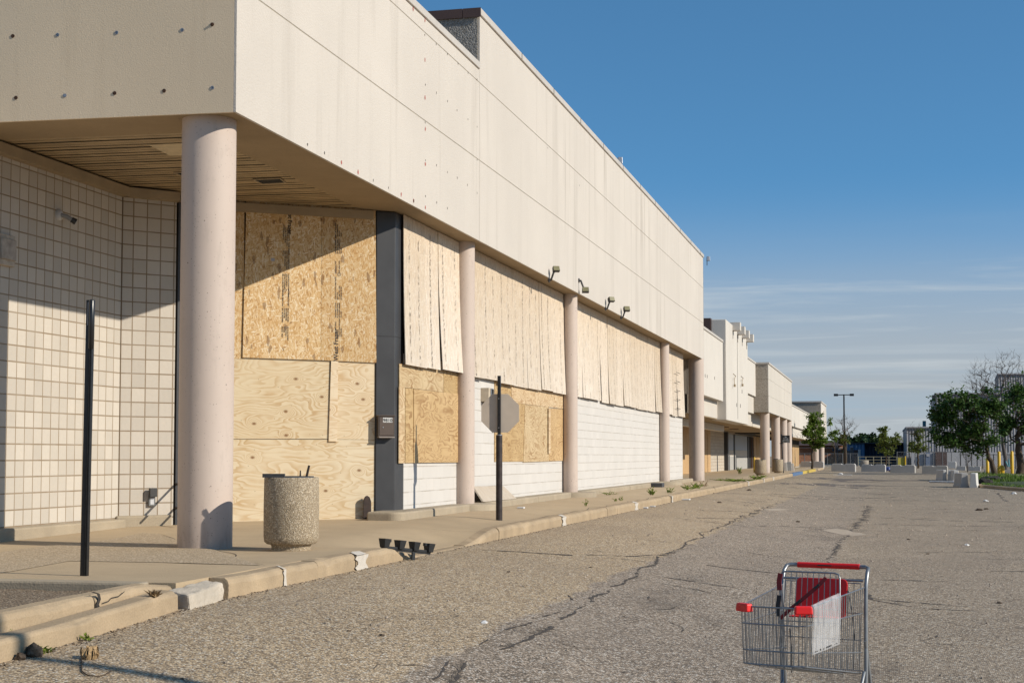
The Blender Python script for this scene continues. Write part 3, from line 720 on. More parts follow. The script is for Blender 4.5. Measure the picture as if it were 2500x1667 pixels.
# printed lettering on the entrance sheets
def stamp(panel, px, py, off, size, body, down=True, bold=0):
    p = onp(px, py, AD + nD * off, nD); X = Vector((0, 0, -1 if down else 1)); Yv = dD if down else -dD
    Mx = Matrix((X, Yv, nD)).transposed().to_4x4(); Mx.translation = p
    return text_mesh('printed_text', body, size, M['print'], Mx, panel, .0004, 'LEFT', bold)
o1 = .046
stamp(osb2, 704, 503, o1, .085, 'West Fraser', True, .003)
for i, (y, ls) in enumerate([(556, ('THIS SIDE DOWN   PANEL GRADE', 'SHEATHING SPAN 24/16', 'RATED SHEATHING', 'CONFORMS TO')), (612, ('BOND CLASSIFICATION', 'EXPOSURE 1 THICKNESS', 'SIZED FOR SPACING', 'PS 2-18')),
                             (668, ('CONSTRUCTION SHEATHING', '15/32 CATEGORY', 'TESTED STANDARD', 'MILL ACCREDITED AGENCY')), (716, ('STRENGTH AXIS', '', '', 'THIS DIRECTION')), (752, ('SPACE ALL EDGES', 'RECOMMENDED', 'NON-GLUED', 'MAY BE REQUIRED')), (797, ('1/8 IN ALL PANELS', 'LOCATIONS', 'SPACED', '09:23:24  08:29'))]):
    for k, s_ in enumerate(ls):
        if s_: stamp(osb2, 704.5 - .6 * i - k * 4.6, y, o1, .026, s_, True, .0012)
for yy in (552, 748): stamp(osb2, 691, yy, o1, .035, 'I', True); stamp(osb2, 702, yy, o1, .035, 'I', True)
stamp(osb2, 690, 850, o1, .03, '2 4', True, .001)
stamp(osb3, 825, 881, .0445, .098, 'West Fraser', False, .003)
for i, (y, ls) in enumerate([(822, ('RATED SHEATHING', '24/16', 'STRUCTURAL BRACING', 'EXPOSURE 1')), (776, ('THICKNESS 0.418 IN', 'PS 2-18 SHEATHING', 'APPROVED MEMBER', '7/16 CAT')), (732, ('CONSTRUCTION SHEATHING', '2R24 2F16', '11.0 MM CSA O325', 'EXTERIOR BOND')),
                             (668, ('STRENGTH AXIS', '', 'THIS DIRECTION', '')), (620, ('CERTIFIED MEMBER MILL', 'SPACING OF 1/8 IN', 'PANEL EDGES', 'TESTED')), (578, ('MAY BE REQUIRED', 'RECOMMENDED', 'SPACED', 'NON')) ]):
    for k, s_ in enumerate(ls):
        if s_: stamp(osb3, 820.5 + k * 4.6, y, .0445, .026, s_, False, .0012)
def ring(panel, px, py, off, r):
    c = onp(px, py, AD + nD * off, nD); mb = MB()
    n = 20; vs = []
    for k in range(n):
        a = 2 * math.pi * k / n
        for rr in (r, r * .78): vs.append(c + dD * (rr * math.cos(a)) + Vector((0, 0, rr * math.sin(a))))
    mb.add(vs, [(2 * k, (2 * k + 2) % (2 * n), (2 * k + 3) % (2 * n), 2 * k + 1) for k in range(n)])
    for s_ in (-1, 1): mb.sheet([c + dD * (-r * .5) + Vector((0, 0, .004 * s_ + .003)), c + dD * (r * .5) + Vector((0, 0, .004 * s_ + .003)), c + dD * (r * .5) + Vector((0, 0, .004 * s_ - .001)), c + dD * (-r * .5) + Vector((0, 0, .004 * s_ - .001))])
    mb.build('printed_mark', M['print'], panel)
ring(osb2, 695, 708, o1, .030); ring(osb3, 828, 670, .0446, .030)
p = onp(666, 634, AD + nD * .047, nD); mb = MB()
mb.sheet([p + dD * sx_ * .028 + Vector((0, 0, sz * .022)) for sx_, sz in ((-1, -1), (1, -1), (1, 1), (-1, 1))]); mb.build('paper_tag', simple('paper_tag', (.45, .45, .47), .6), osb2)
# dark steel corner post
PB = Vector((-7.39, 22.52, 0)); PA = PB - dD * .31
def post_poly(e=0): return [(PA.x + e * nD.x, PA.y + e * nD.y), (PB.x + e, PB.y - e * .5), (PB.x + e, 22.95), (PA.x - .1, 22.95), (PA.x - nD.x * .1, PA.y - nD.y * .1)]
mb = MB(); mb.prism(post_poly(), .1, 4.8); mb.build('steel_post', M['steel'], store, bevel=.012)
mb = MB(); mb.prism(post_poly(.002), 2.85, 2.856); mb.build('post_seam', M['dark'], store)

# front wall
mb = MB(); mb.box(XW - .3, XW, 22.94, 56.9, .05, 2.62); mb.build('white_block_wall', M['white_blk'], store)
mb = MB(); mb.box(XW - .3, XW - .02, 22.94, 56.9, 2.625, 4.81); mb.build('window_void', M['dark'], store)
mb = MB(); mb.box(-10.5, XW - .31, 56.86, 56.9, 0, 4.8); mb.build('end_return_wall', M['white_blk'], store)
FW = Vector((XW, 0, 0)); FN = Vector((1, 0, 0))
def osb_row(ys, zb, split, seed, offs=.03):
    r_ = random.Random(seed)
    for a, b in zip(ys, ys[1:]):
        zb_ = zb + r_.uniform(-.025, .02); f1 = offs + r_.uniform(.0, .02); f2 = f1 + r_.uniform(.02, .075)
        lean = r_.uniform(-.008, .012)
        n = 8; mb = MB(); vs = []
        g_ = split.get(round(a, 2), .004)
        for i in range(n + 1):
            k = i / n; z = zb_ + (4.80 - zb_) * (1 - k)
            fl = f1 + (f2 - f1) * k ** 2.2
            ga = .002 + g_ * sm((k - .15) / .8); 
            vs += [(XW + fl, a + ga + lean * k, z), (XW + fl + .012 * k, b - .002 + lean * k, z), (XW + fl - .011, a + ga + lean * k, z), (XW + fl - .011 + .012 * k, b - .002 + lean * k, z)]
        mb.add(vs, [(4 * i + 4, 4 * i + 5, 4 * i + 1, 4 * i) for i in range(n)] + [(4 * i + 2, 4 * i + 3, 4 * i + 7, 4 * i + 6) for i in range(n)] +
               [(4 * i, 4 * i + 2, 4 * i + 6, 4 * i + 4) for i in range(n)] + [(4 * i + 1, 4 * i + 5, 4 * i + 7, 4 * i + 3) for i in range(n)] + [(4 * n, 4 * n + 2, 4 * n + 3, 4 * n + 1)])
        pn = mb.build('osb_panel', M['osb_f'], store)
        m2 = MB()     # printed stud and grade lines running up the sheet
        for fr in ((.22 + r_.uniform(-.06, .06), .72 + r_.uniform(-.06, .06)) if b - a > 1 else (.4,)):
            dn = r_.choice((.45, .65, .9))
            for wdt in ((-.018, 1), (0, 2), (.018, 1)):
                z = zb_ + .06 * r_.random()
                while z < 4.66:
                    h = r_.uniform(.02, .16) if wdt[1] == 2 else r_.uniform(.01, .07)
                    if z + h < 4.7 and r_.random() < dn:
                        def X_(z_): k_ = 1 - (z_ - zb_) / (4.80 - zb_); return XW + f1 + (f2 - f1) * k_ ** 2.2 + .0075 + .006 * k_, lean * k_
                        yc = a + (b - a) * fr + wdt[0]
                        (x0, l0), (x1, l1) = X_(z), X_(z + h)
                        hw = .005
                        m2.sheet([(x0, yc - hw + l0, z), (x0, yc + hw + l0, z), (x1, yc + hw + l1, z + h), (x1, yc - hw + l1, z + h)])
                    z += h + r_.uniform(.01, .07)
        m2.build('printed_text', M['print2'], pn)
osb_row([22.78, 23.9, 24.68, 25.98], 2.45, {24.68: .07}, 3)
osb_row([26.5, 27.5, 28.72, 29.96, 31.18, 32.4, 33.62, 35.02], 2.44, {29.96: .012, 31.18: .02}, 5)
osb_row([35.4, 36.2, 37.2, 38.42, 39.64, 40.86, 42.08, 43.3, 44.52, 45.74, 46.96, 48.18, 49.5, 50.8], 2.44, {38.42: .02, 39.64: .26, 42.08: .03, 45.74: .12, 48.18: .10}, 9)
osb_row([51.1, 52.4, 53.6, 54.9, 56.85], 2.44, {54.9: .18}, 12)
mb = MB()
for k in range(5):
    z = 2.7 + .32 * k; mb.box(XW + .14, XW + .143, 54.2, 55.3, z, z + .02)
mb.build('ladder_mark', M['crack'], store)
# boarded windows under the sheets
def wb(quad, mat, off): return board('plywood_panel', [(900 + x / 3.4836, 850 + y / 3.4836) for x, y in quad], M[mat], FW, FN, off, .012)
wb([(262, 130), (645, 190), (645, 374), (262, 326)], 'ply_c', .012); wb([(640, 190), (775, 222), (775, 400), (642, 374)], 'ply_d', .020)
wb([(260, 326), (309, 332), (307, 976), (257, 978)], 'ply_c', .022); wb([(313, 336), (384, 344), (386, 974), (313, 976)], 'ply_d', .016)
wb([(386, 345), (775, 391), (775, 969), (387, 973)], 'ply_d', .030)
wb([(1072, 278), (1219, 300), (1219, 440), (1072, 430)], 'ply_d', .012); wb([(1217, 300), (1700, 376), (1700, 520), (1217, 460)], 'ply_c', .022)
wb([(1072, 425), (1335, 470), (1318, 962), (1072, 964)], 'ply_d', .014); wb([(1331, 478), (1533, 500), (1532, 960), (1317, 968)], 'ply_c', .024)
wb([(1534, 508), (1700, 523), (1700, 953), (1532, 960)], 'ply_d', .020); wb([(1532, 508), (1548, 510), (1548, 893), (1532, 893)], 'ply_c', .055)
# plinth with rounded end
mb = MB()
def plinth_run(y0, y1, x1, zt, round0=False):
    x0 = XW - .2; poly = []
    if round0:
        r = .2
        for k in range(9):
            a = math.pi + math.pi / 2 * 0 + (math.pi / 2) * k / 8
            poly.append((x1 - r + r * math.cos(math.pi * 1.5 + (math.pi / 2) * k / 8 - 0), y0 + r + r * math.sin(math.pi * 1.5 + (math.pi / 2) * k / 8)))
        poly = [(x0, y0)] + poly
    else: poly = [(x0, y0), (x1, y0)]
    poly += [(x1, y1), (x0, y1)]
    mb.prism(poly, -.2, zt)
plinth_run(21.75, 23.6, -7.03, .165, True); plinth_run(23.62, 25.7, -7.05, .166); plinth_run(26.9, 31.2, -7.07, .164); plinth_run(31.22, 34.6, -7.07, .166); plinth_run(36.0, 43, -7.08, .162); plinth_run(43.02, 49.6, -7.07, .164); plinth_run(51.9, 57.6, -7.08, .165)
mb.build('plinth', M['plinth'], store, bevel=.03)
for (x, y, r) in ((-7.29, 26.3, .55), (-7.22, 35.3, .6), (-7.23, 50.8, .62)): mb = MB(); mb.lathe([(r, -.2), (r, .13), (r - .02, .15), (r - .05, .158), (.01, .16)], x, y, 32); mb.build('column_base', M['plinth'], store)
# columns
for (x, y, r, zb) in ((-7.44, 15.87, .305, -.08), (-7.29, 26.16, .187, .15), (-7.22, 35.2, .18, .15), (-7.23, 51.0, .18, .15), (-7.2, 59.75, .30, -.05)):
    mb = MB(); prof = [(r, zb), (r, 4.815)]
    mb.lathe(prof, x, y, 64); mb.build('column', M['column'], store)
# old sign fixings on the fascia
M['red'] = simple('red_residue', (.45, .12, .09), .8, 0, .35, 60); M['hole'] = simple('bolt_hole', (.10, .085, .07), .8, 0, .3, 60)
def mark(px, py, red):
    p = onx(px, py, XF); r_ = random.Random(int(px * 7 + py)); s_ = .036 if red else .022
    mb = MB(); n = 9
    mb.add([(XF + .003, p.y + s_ * .9 * r_.uniform(.4, 1) * math.cos(6.28 * k / n), p.z + s_ * 1.2 * r_.uniform(.5, 1) * math.sin(6.28 * k / n)) for k in range(n)], [tuple(range(n))])
    if red: mb.lathe([(.012, 0), (.012, .001)], 0, 0, 6) if False else None
    mb.build('paint_residue' if red else 'anchor_hole', M['red' if red else 'hole'], store)
for x, y in [(90, 122), (90, 575), (92, 760), (92, 968), (92, 1220), (24, 1185), (20, 55), (90, 355)]: mark(1000 + x / 2.4125, y / 2.4125, True)
for x, y in [(89, 207), (156, 262), (222, 320), (285, 376), (344, 430), (397, 470), (92, 500), (157, 548), (223, 598), (279, 650), (343, 704), (397, 748), (91, 722), (158, 975), (93, 945), (223, 1015), (280, 1048), (340, 1090), (397, 1137), (397, 943), (93, 1156), (159, 1193), (222, 1227), (813, 872), (1000, 1093)]: mark(1000 + x / 2.4125, y / 2.4125, False)
for x, y in [(706, 332), (745, 352), (784, 374), (822, 395), (857, 414), (892, 432), (921, 446), (950, 461)]: mark(x * 1.063, y * 1.063, x in (784, 822, 921, 950))
# sign bolts on the shaded face
M['rust'] = simple('rusty_iron', (.09, .045, .025), .8, .3, .4, 40); M['zinc'] = simple('zinc', (.42, .42, .43), .4, .7, .15, 20)
for x, y, L, mt in [(105, 296, .004, 'rust'), (470, 287, .006, 'zinc'), (951, 268, .006, 'zinc'), (1484, 247, .006, 'zinc'), (1729, 202, .02, 'rust'), (130, 798, .004, 'rust'), (529, 780, .008, 'zinc'), (934, 760, .009, 'rust'), (1337, 741, .005, 'rust'), (1730, 717, .006, 'zinc')]:
    nn = Vector((.061, -.998, 0)); p = onp(x / 3.336, y / 3.336, c0, nn)
    mb = MB(); mb.tube([p - nn * .01, p + nn * L], .014, 8); mb.tube([p - nn * .002, p + nn * .006], .022, 10); mb.build('sign_bolt', M[mt], store)
# ================================================================== things on and by the store
def rel(p): return Vector(p)
# litter bin
bx, by = -6.345, 15.72; zb = zwalk(bx, by) - .004
M['bin'] = mk_agg('bin_pebbles', [(0, (.32, .245, .155)), (.4, (.60, .47, .31)), (.8, (.80, .65, .45)), (1, (.97, .85, .66))], 85, .5, .012, (.25, .195, .125), .2, .15)
t = empty('litter_bin', (bx, by, zb), 'pebble-faced round concrete litter bin beside the big corner column, rubbish sticking out', 'litter bin', 'concrete litter bins')
mb = MB(); mb.lathe([(.262, zb + .075), (.292, zb + .10), (.30, zb + .15), (.302, zb + .45), (.298, zb + .79), (.290, zb + .80), (.25, zb + .80), (.245, zb + .5)], bx, by, 56, False)
mb.build('bin_body', M['bin'], t)
mb = MB(); mb.lathe([(.212, zb), (.214, zb + .05), (.225, zb + .07), (.264, zb + .076)], bx, by, 40); mb.build('bin_foot', M['bin'], t)
mb = MB(); mb.lathe([(.243, zb + .55), (.243, zb + .812), (.232, zb + .812), (.225, zb + .60), (.01, zb + .58)], bx, by, 40, False)
mb.box(bx - .235, bx + .02, by - .26, by - .235, zb + .80, zb + .842)
mb.build('bin_liner', simple('dull_liner', (.09, .095, .10), .45, .3, .25, 12), t)
mb = MB(); mb.tube([(bx + .16, by - .05, zb + .72), (bx + .20, by - .07, zb + .80), (bx + .235, by - .08, zb + .93)], [.012, .014, .013], 6); mb.tube([(bx + .10, by, zb + .72), (bx + .11, by - .02, zb + .875)], [.016, .006], 6)
tag(mb.build('wooden_stick', simple('dark_stick', (.05, .035, .03), .9), None), 'short dark sticks poking out of the litter bin', 'stick')

# stop sign seen from behind
p = onwalk(1218.6, 1269.6); sx0, sy0, sz0 = p
t = empty('stop_sign', (sx0, sy0, sz0), 'octagonal stop sign seen from its bare grey back on a rusty sleeve post', 'sign')
M['rustpost'] = simple('rusty_dark_post', (.045, .032, .028), .65, .2, .55, 9); M['blk'] = simple('black_paint', (.018, .018, .019), .4, 0, .3, 12)
M['alu'] = simple('grey_aluminium', (.66, .55, .43), .5, .0, .1, 2.2)
mb = MB(); mb.tube([(sx0, sy0, sz0 - .02), (sx0, sy0, sz0 + 1.33)], .051, 20); mb.build('post_sleeve', M['rustpost'], t)
mb = MB(); mb.tube([(sx0, sy0, sz0 + 1.32), (sx0, sy0, sz0 + 1.345)], .047, 20); mb.build('sleeve_collar', M['zinc'], t)
mb = MB(); mb.box(sx0 - .024, sx0 + .024, sy0 - .024, sy0 + .024, sz0 + 1.33, sz0 + 2.27); mb.build('sign_post', M['blk'], t, .004)
zc_ = sz0 + 1.335 + .345; r_ = .298 / math.cos(R(22.5)); oc = [(r_ * math.cos(R(22.5 + 45 * k)), r_ * math.sin(R(22.5 + 45 * k))) for k in range(8)]
oc = [(x * .985, z * 1.02) for x, z in oc]
mb = MB(); vs = [(sx0 + .008 + x, sy0 + .030 + x * .19, zc_ + z) for x, z in oc] + [(sx0 + .008 + x, sy0 + .034 + x * .19, zc_ + z) for x, z in oc]
mb.add(vs, [tuple(range(8)), tuple(range(15, 7, -1))] + [(k, 8 + k, 8 + (k + 1) % 8, (k + 1) % 8) for k in range(8)]); sp_ = mb.build('sign_panel', M['alu'], t)
mb = MB(); vs = [(sx0 + .008 + x * .97, sy0 + .0365 + x * .97 * .19, zc_ + z * .97) for x, z in oc]; mb.add(vs, [tuple(range(7, -1, -1))]); mb.build('red_face', simple('sign_red', (.45, .02, .03), .4), sp_)
Mx = (Matrix.Rotation(math.atan(.19), 3, 'Z') @ Matrix(((-1, 0, 0), (0, 0, 1), (0, 1, 0)))).to_4x4(); Mx.translation = (sx0 + .008, sy0 + .039, zc_ - .085); text_mesh('stop_text', 'STOP', .24, simple('sign_white', (.8, .8, .8), .4), Mx, sp_, .0004, 'CENTER')
for dz in (-.23, .23):
    mb = MB(); mb.tube([(sx0, sy0 - .022, zc_ + dz), (sx0, sy0 - .03, zc_ + dz)], .009, 8); mb.build('sign_bolt', M['zinc'], t)

# black channel post in the foreground
p = onwalk(206, 1405); px0, py0, pz0 = p
t = empty('signless_post', (px0, py0, pz0), 'bare black two-piece steel sign post without a sign behind the planter', 'post')
top = Vector((px0 + .02, py0, pz0 + 2.385)); bot = Vector((px0, py0, pz0 - .02))
def chan(x0, z0, z1, w, d, y0, name):
    mb = MB()
    pr = [(-w / 2, 0), (-w / 2, -d), (-w / 4, -d), (-w / 4, -d * .25), (w / 4, -d * .25), (w / 4, -d), (w / 2, -d), (w / 2, 0)]
    f = lambda z: x0 + .02 * (z - pz0) / 2.31
    n = len(pr); vs = [(f(z) + x, y0 + y, z) for z in (z0, z1) for x, y in pr]
    mb.add(vs, [(i, (i + 1) % n, n + (i + 1) % n, n + i) for i in range(n)] + [tuple(range(n - 1, -1, -1)), tuple(range(n, 2 * n))])
    return mb.build(name, M['gloss'], t, .003)
M['gloss'] = simple('worn_black_paint', (.017, .016, .015), .28, 0, .35, 14)
mb = MB(); f = lambda z: px0 + .02 * (z - pz0) / 2.31
for (a, b, d0, d1) in ((-.032, .006, -.02, .02), (.010, .016, -.024, .015), (.020, .032, -.02, .02)):
    vs = [(f(z) + x, py0 + y, z) for z in (pz0 - .02, pz0 + 2.385) for x, y in ((a, d0), (b, d0), (b, d1), (a, d1))]
    mb.add(vs, [(3, 2, 1, 0), (4, 5, 6, 7), (0, 1, 5, 4), (1, 2, 6, 5), (2, 3, 7, 6), (3, 0, 4, 7)])
mb.box(px0 - .03, px0 + .03, py0 + .015, py0 + .022, pz0 - .02, pz0 + 2.28); mb.build('post_channel', M['gloss'], t, .002)
mb = MB(); zq = pz0 + 2.385
mb.tube([(f(zq) + .026, py0 - .028, zq - .43), (f(zq) + .0265, py0 - .028, zq - .42), (f(zq) + .027, py0 - .028, zq - .01), (f(zq) + .027, py0 - .028, zq)], [.014, .024, .024, .018], 12)
mb.build('upper_tube', M['gloss'], t)
mb = MB()
mb.tube([(f(zq) - .01, py0 - .022, zq - .02), (f(zq) - .012, py0 - .022, zq - .22)], .004, 6); mb.build('worn_edge', M['zinc'], t)

# mailbox on the steel post
mc = onp(939.5, 1040, PA, nD); X = dD; N = nD
def mloc(u, n, z): return mc + X * u + N * n + Vector((0, 0, z))
def mbox(name, u0, u1, n0, n1, z0, z1, mat, par, bev=.004, skew=0):
    mb = MB(); vs = [mloc(u + (skew if z == z1 else 0), n, z) for z in (z0, z1) for u, n in ((u0, n1), (u1, n1), (u1, n0), (u0, n0))]
    mb.add(vs, [(3, 2, 1, 0), (4, 5, 6, 7), (0, 1, 5, 4), (1, 2, 6, 5), (2, 3, 7, 6), (3, 0, 4, 7)]); return mb.build(name, mat, par, bev)
t = empty('mailbox', mloc(0, 0, -.17), 'brown metal mailbox numbered 9810 on the dark steel post', 'mailbox')
M['brn'] = simple('bronze_box', (.115, .085, .065), .4, .4, .12, 6)
mbox('box_body', -.135, .125, .002, .10, -.165, .155, M['brn'], t); mbox('lid', -.145, .135, .0, .118, .150, .168, M['brn'], t)
d_ = mbox('door', -.118, .108, .10, .106, -.14, .135, simple('bronze_door', (.15, .11, .085), .35, .3, .1, 6), t); mbox('sill', -.13, .122, .0, .125, -.182, -.164, simple('pale_sill', (.32, .27, .23), .5), t)
pl_ = mbox('number_plate', -.062, .088, .1065, .108, .055, .128, simple('plate_white', (.75, .74, .70), .5), d_, 0)
Mx = Matrix((X, Vector((0, 0, 1)), N)).transposed().to_4x4(); Mx.translation = mloc(.013, .1095, .064); text_mesh('number_text', '9810', .074, simple('ink_black', (.01, .01, .01), .5), Mx, d_, .0005, 'CENTER', .0016)
mb = MB(); mb.tube([mloc(-.06, .105, -.02), mloc(-.06, .113, -.02)], .009, 10); mb.build('lock', M['zinc'], d_)

# floodlights under the fascia edge
M['flood'] = simple('flood_housing', (.05, .047, .045), .5, .2, .2, 20); M['lens'] = simple('yellowed_lens', (.26, .235, .125), .25, 0, .1, 9)
def flood(px, py, lab, tw, sc_=1.0, below=False):
    p = onx(px, py, XF); t = empty('floodlight', p, lab, 'floodlight', 'floodlights along the fascia edge')
    q = Matrix.Translation(p + Vector((.16, 0, .0))) @ Matrix.Rotation(tw, 4, 'Z') @ Matrix.Rotation(R(-22), 4, 'Y') @ Matrix.Scale(sc_, 4)
    mb = MB(); mb.box(-.09, .05, -.13, .13, -.10, .10, q, .012); mb.build('housing', M['flood'], t, .012)
    mb = MB(); mb.box(.052, .058, -.11, .11, -.085, .085, q); mb.build('lens', M['lens'], t)
    mb = MB()
    for k in range(5): mb.box(-.12, -.09, -.11 + .05 * k, -.095 + .05 * k, -.08, .08, q)
    mb.build('cooling_fins', M['flood'], t)
    mb = MB(); dz = .22 if below else -.24
    mb.tube([p + Vector((-.02, -.02, dz)), p + Vector((.05, -.02, dz)), p + Vector((.10, -.01, dz * .4)), p + Vector((.14, 0, 0))], .022, 8); mb.tube([p + Vector((0, -.02, dz)), p + Vector((.02, -.02, dz))], .055, 10); mb.build('bracket', M['flood'], t)
flood(1340, 657, 'yellow-lensed floodlight nearest the camera on the fascia edge', R(-62), .6)
flood(1413, 708, 'floodlight hanging crooked below its bracket above the third column', R(-75), .64, True)
flood(1478, 731, 'dark twin-shaped floodlight third along the fascia edge', R(-48), .64)
flood(1516, 754, 'last floodlight of the row along the fascia edge', R(-60), .68)
def roofunit(px, py, z, lab):
    d = ray(px, py); p = EYE + d * ((XF - .15) / d.x)
    t = empty('roof_light', (p.x, p.y, z), lab, 'floodlight')
    q = Matrix.Translation((p.x + .05, p.y, min(p.z, z + .22))) @ Matrix.Rotation(R(-70), 4, 'Z')
    mb = MB(); mb.box(-.06, .06, -.07, .07, -.09, .09, q, .01); mb.build('housing', M['zinc'], t, .01)
    mb = MB(); mb.tube([(p.x, p.y, z - .06), (p.x, p.y, z + .12), (p.x + .04, p.y, z + .2)], .015, 8); mb.build('bracket', M['flood'], t)
roofunit(1509, 371, ZH, 'small metal floodlight standing on the roof edge halfway along')
roofunit(1726, 618, ZH, 'small dark fitting on the far top corner of the fascia')

# wall light, cover box and outlet in the recess
p = onx(142, 525, -10.46); t = empty('wall_light', p, 'broken white wall lamp holder on the shaded scored block wall', 'wall light')
mb = MB(); n_ = 16
mb.tube([p + Vector((-.005, 0, 0)), p + Vector((.03, 0, 0)), p + Vector((.05, 0, 0))], [.075, .075, .045], 20); mb.build('mounting_plate', simple('grey_white', (.55, .54, .52), .5), t)
mb = MB(); mb.tube([p + Vector((.04, 0, .0)), p + Vector((.10, .03, -.02)), p + Vector((.16, .07, -.06))], [.025, .032, .03], 10); mb.build('arm', simple('grey_arm', (.33, .32, .30), .5), t)
mb = MB(); mb.tube([p + Vector((.155, .065, -.055)), p + Vector((.20, .10, -.085))], [.036, .042], 10); mb.build('socket', M['flood'], t)
p = onx(13, 612, -10.46); t = empty('electrical_cover', p, 'weathered grey electrical cover box on the block wall at the left edge', 'cover box')
mb = MB(); mb.box(p.x - .01, p.x + .055, p.y - .26, p.y + .135, p.z - .19, p.z + .19); mb.build('back_box', simple('weathered_grey', (.52, .44, .34), .7, 0, .2, 10, .5, .3), t, .008)
mb = MB(); mb.box(p.x + .056, p.x + .085, p.y - .20, p.y + .115, p.z - .12, p.z + .135); mb.build('hinged_cover', simple('weathered_plate', (.44, .38, .31), .6, 0, .3, 8), t, .008)
p = onp(368, 1212, C12, n2_); t = empty('outlet_box', p, 'grey weatherproof outlet box with its cover open low on the angled block wall', 'outlet')
def ob(u0, u1, n0, n1, z0, z1, name, m, par=None):
    mb = MB(); vs = [p + d2 * u + n2_ * n + Vector((0, 0, z)) for z in (z0, z1) for u, n in ((u0, n1), (u1, n1), (u1, n0), (u0, n0))]
    mb.add(vs, [(3, 2, 1, 0), (4, 5, 6, 7), (0, 1, 5, 4), (1, 2, 6, 5), (2, 3, 7, 6), (3, 0, 4, 7)]); return mb.build(name, m, par or t, .003)
ob(-.045, .05, 0, .05, -.13, .02, 'box', simple('outlet_grey', (.17, .17, .165), .5)); ob(-.05, .055, .05, .11, .0, .125, 'cover', M['flood'])
ob(-.025, .03, .05, .054, -.11, -.01, 'socket', simple('outlet_face', (.6, .6, .6), .5))
for z, lab in ((.60, 'upper thin steel bar sticking out from the doorway beside the angled block wall'), (.26, 'lower thin steel bar sticking out from the doorway beside the angled block wall')):
    mb = MB(); a = C2 + Vector((0, 0, z)) + d2 * .03; mb.tube([a - n2_ * .2, a + n2_ * .95], .016, 8); tag(mb.build('steel_bar', M['rustpost']), lab, 'bar')
mb = MB(); a = C2 + d2 * .02
vs = [a + n2_ * .03, a + n2_ * .03 + d2 * .10, a - n2_ * .25 + d2 * .10, a - n2_ * .25]
mb.prism([(q.x, q.y) for q in vs], 0, 4.66); mb.build('door_jamb', M['steel'], store)

# meter box on the white wall
p = onx(900 + 968 / 3.4836, 850 + 397 / 3.4836, XW); t = empty('meter_box', p, 'cream electrical box with its dark front open on the white block wall', 'meter box')
mb = MB(); mb.box(XW, XW + .16, p.y - .13, p.y + .18, p.z - .13, p.z + .13); mb.build('housing', simple('cream_box', (.60, .50, .36), .6), t, .01)
mb = MB(); mb.box(XW + .161, XW + .175, p.y - .02, p.y + .17, p.z - .12, p.z + .12); mb.build('front_panel', M['zinc'], t, .004)
mb = MB(); mb.box(XW + .176, XW + .18, p.y + .03, p.y + .165, p.z - .11, p.z + .11); mb.build('glass', M['dark'], t)
mb = MB(); mb.tube([(XW + .03, p.y - .02, p.z - .13), (XW + .03, p.y - .02, p.z - .26)], .018, 8); mb.tube([(XW + .03, p.y + .03, p.z - .13), (XW + .03, p.y + .03, p.z - .21)], .012, 8); mb.build('conduit', M['rustpost'], t)

# scrap of board leaning at the foot of the wall
P = [onx(*q, -7.22) for q in [(1163, 1225), (1245, 1217), (1240.5, 1186), (1168, 1187)]]
P = [Vector((-7.10 if i < 2 else -7.33, q.y, q.z)) for i, q in enumerate(P)]
mb = MB(); nn = Vector((.014, 0, .004)); vs = [q + nn for q in P] + [q - nn for q in P]
mb.add(vs, [(0, 1, 2, 3), (7, 6, 5, 4), (0, 4, 5, 1), (1, 5, 6, 2), (2, 6, 7, 3), (3, 7, 4, 0)])
tag(mb.build('board_offcut', mk_osb('osb_grey', R(90), .9, (.80, .78, .75))), 'broken grey board offcut leaning on the white wall behind the stop sign', 'board')
# bent guard plate by the post
q = onp(897, 1262, AD + nD * .1, nD); mb = MB(); zg = zwalk(q.x, q.y)
for a, b in ((0, .34),):
    vs = []; n_ = 6
    pr = [(-.07, 0), (-.07, .30), (-.045, .345), (-.01, .36), (.03, .335), (.055, .27), (.06, 0)]
    vs = [q + dD * u + nD * .02 + Vector((0, 0, v + zg - q.z)) for u, v in pr] + [q + dD * u * .8 + nD * -.03 + Vector((0, 0, v * .98 + zg - q.z)) for u, v in pr]
    k = len(pr); mb.add(vs, [tuple(range(k)), tuple(range(2 * k - 1, k - 1, -1))] + [(i, k + i, k + (i + 1) % k, (i + 1) % k) for i in range(k)])
tag(mb.build('guard_plate', simple('rust_brown', (.05, .03, .022), .7, .2, .4, 12), None, .006), 'small rusty rounded guard plate at the foot of the plywood by the steel post', 'guard plate')
# hydrant-like dark stub at the plinth near the fourth column
p = onx(1596, 1178, -7.02); mb = MB(); mb.box(-7.08, -6.72, p.y - .25, p.y + .25, .02, .17); tag(mb.build('concrete_block', simple('dark_base', (.07, .07, .075), .8, 0, .2, 8, .5, .3), None, .015), 'low dark concrete base against the plinth in front of the fourth column', 'base block')

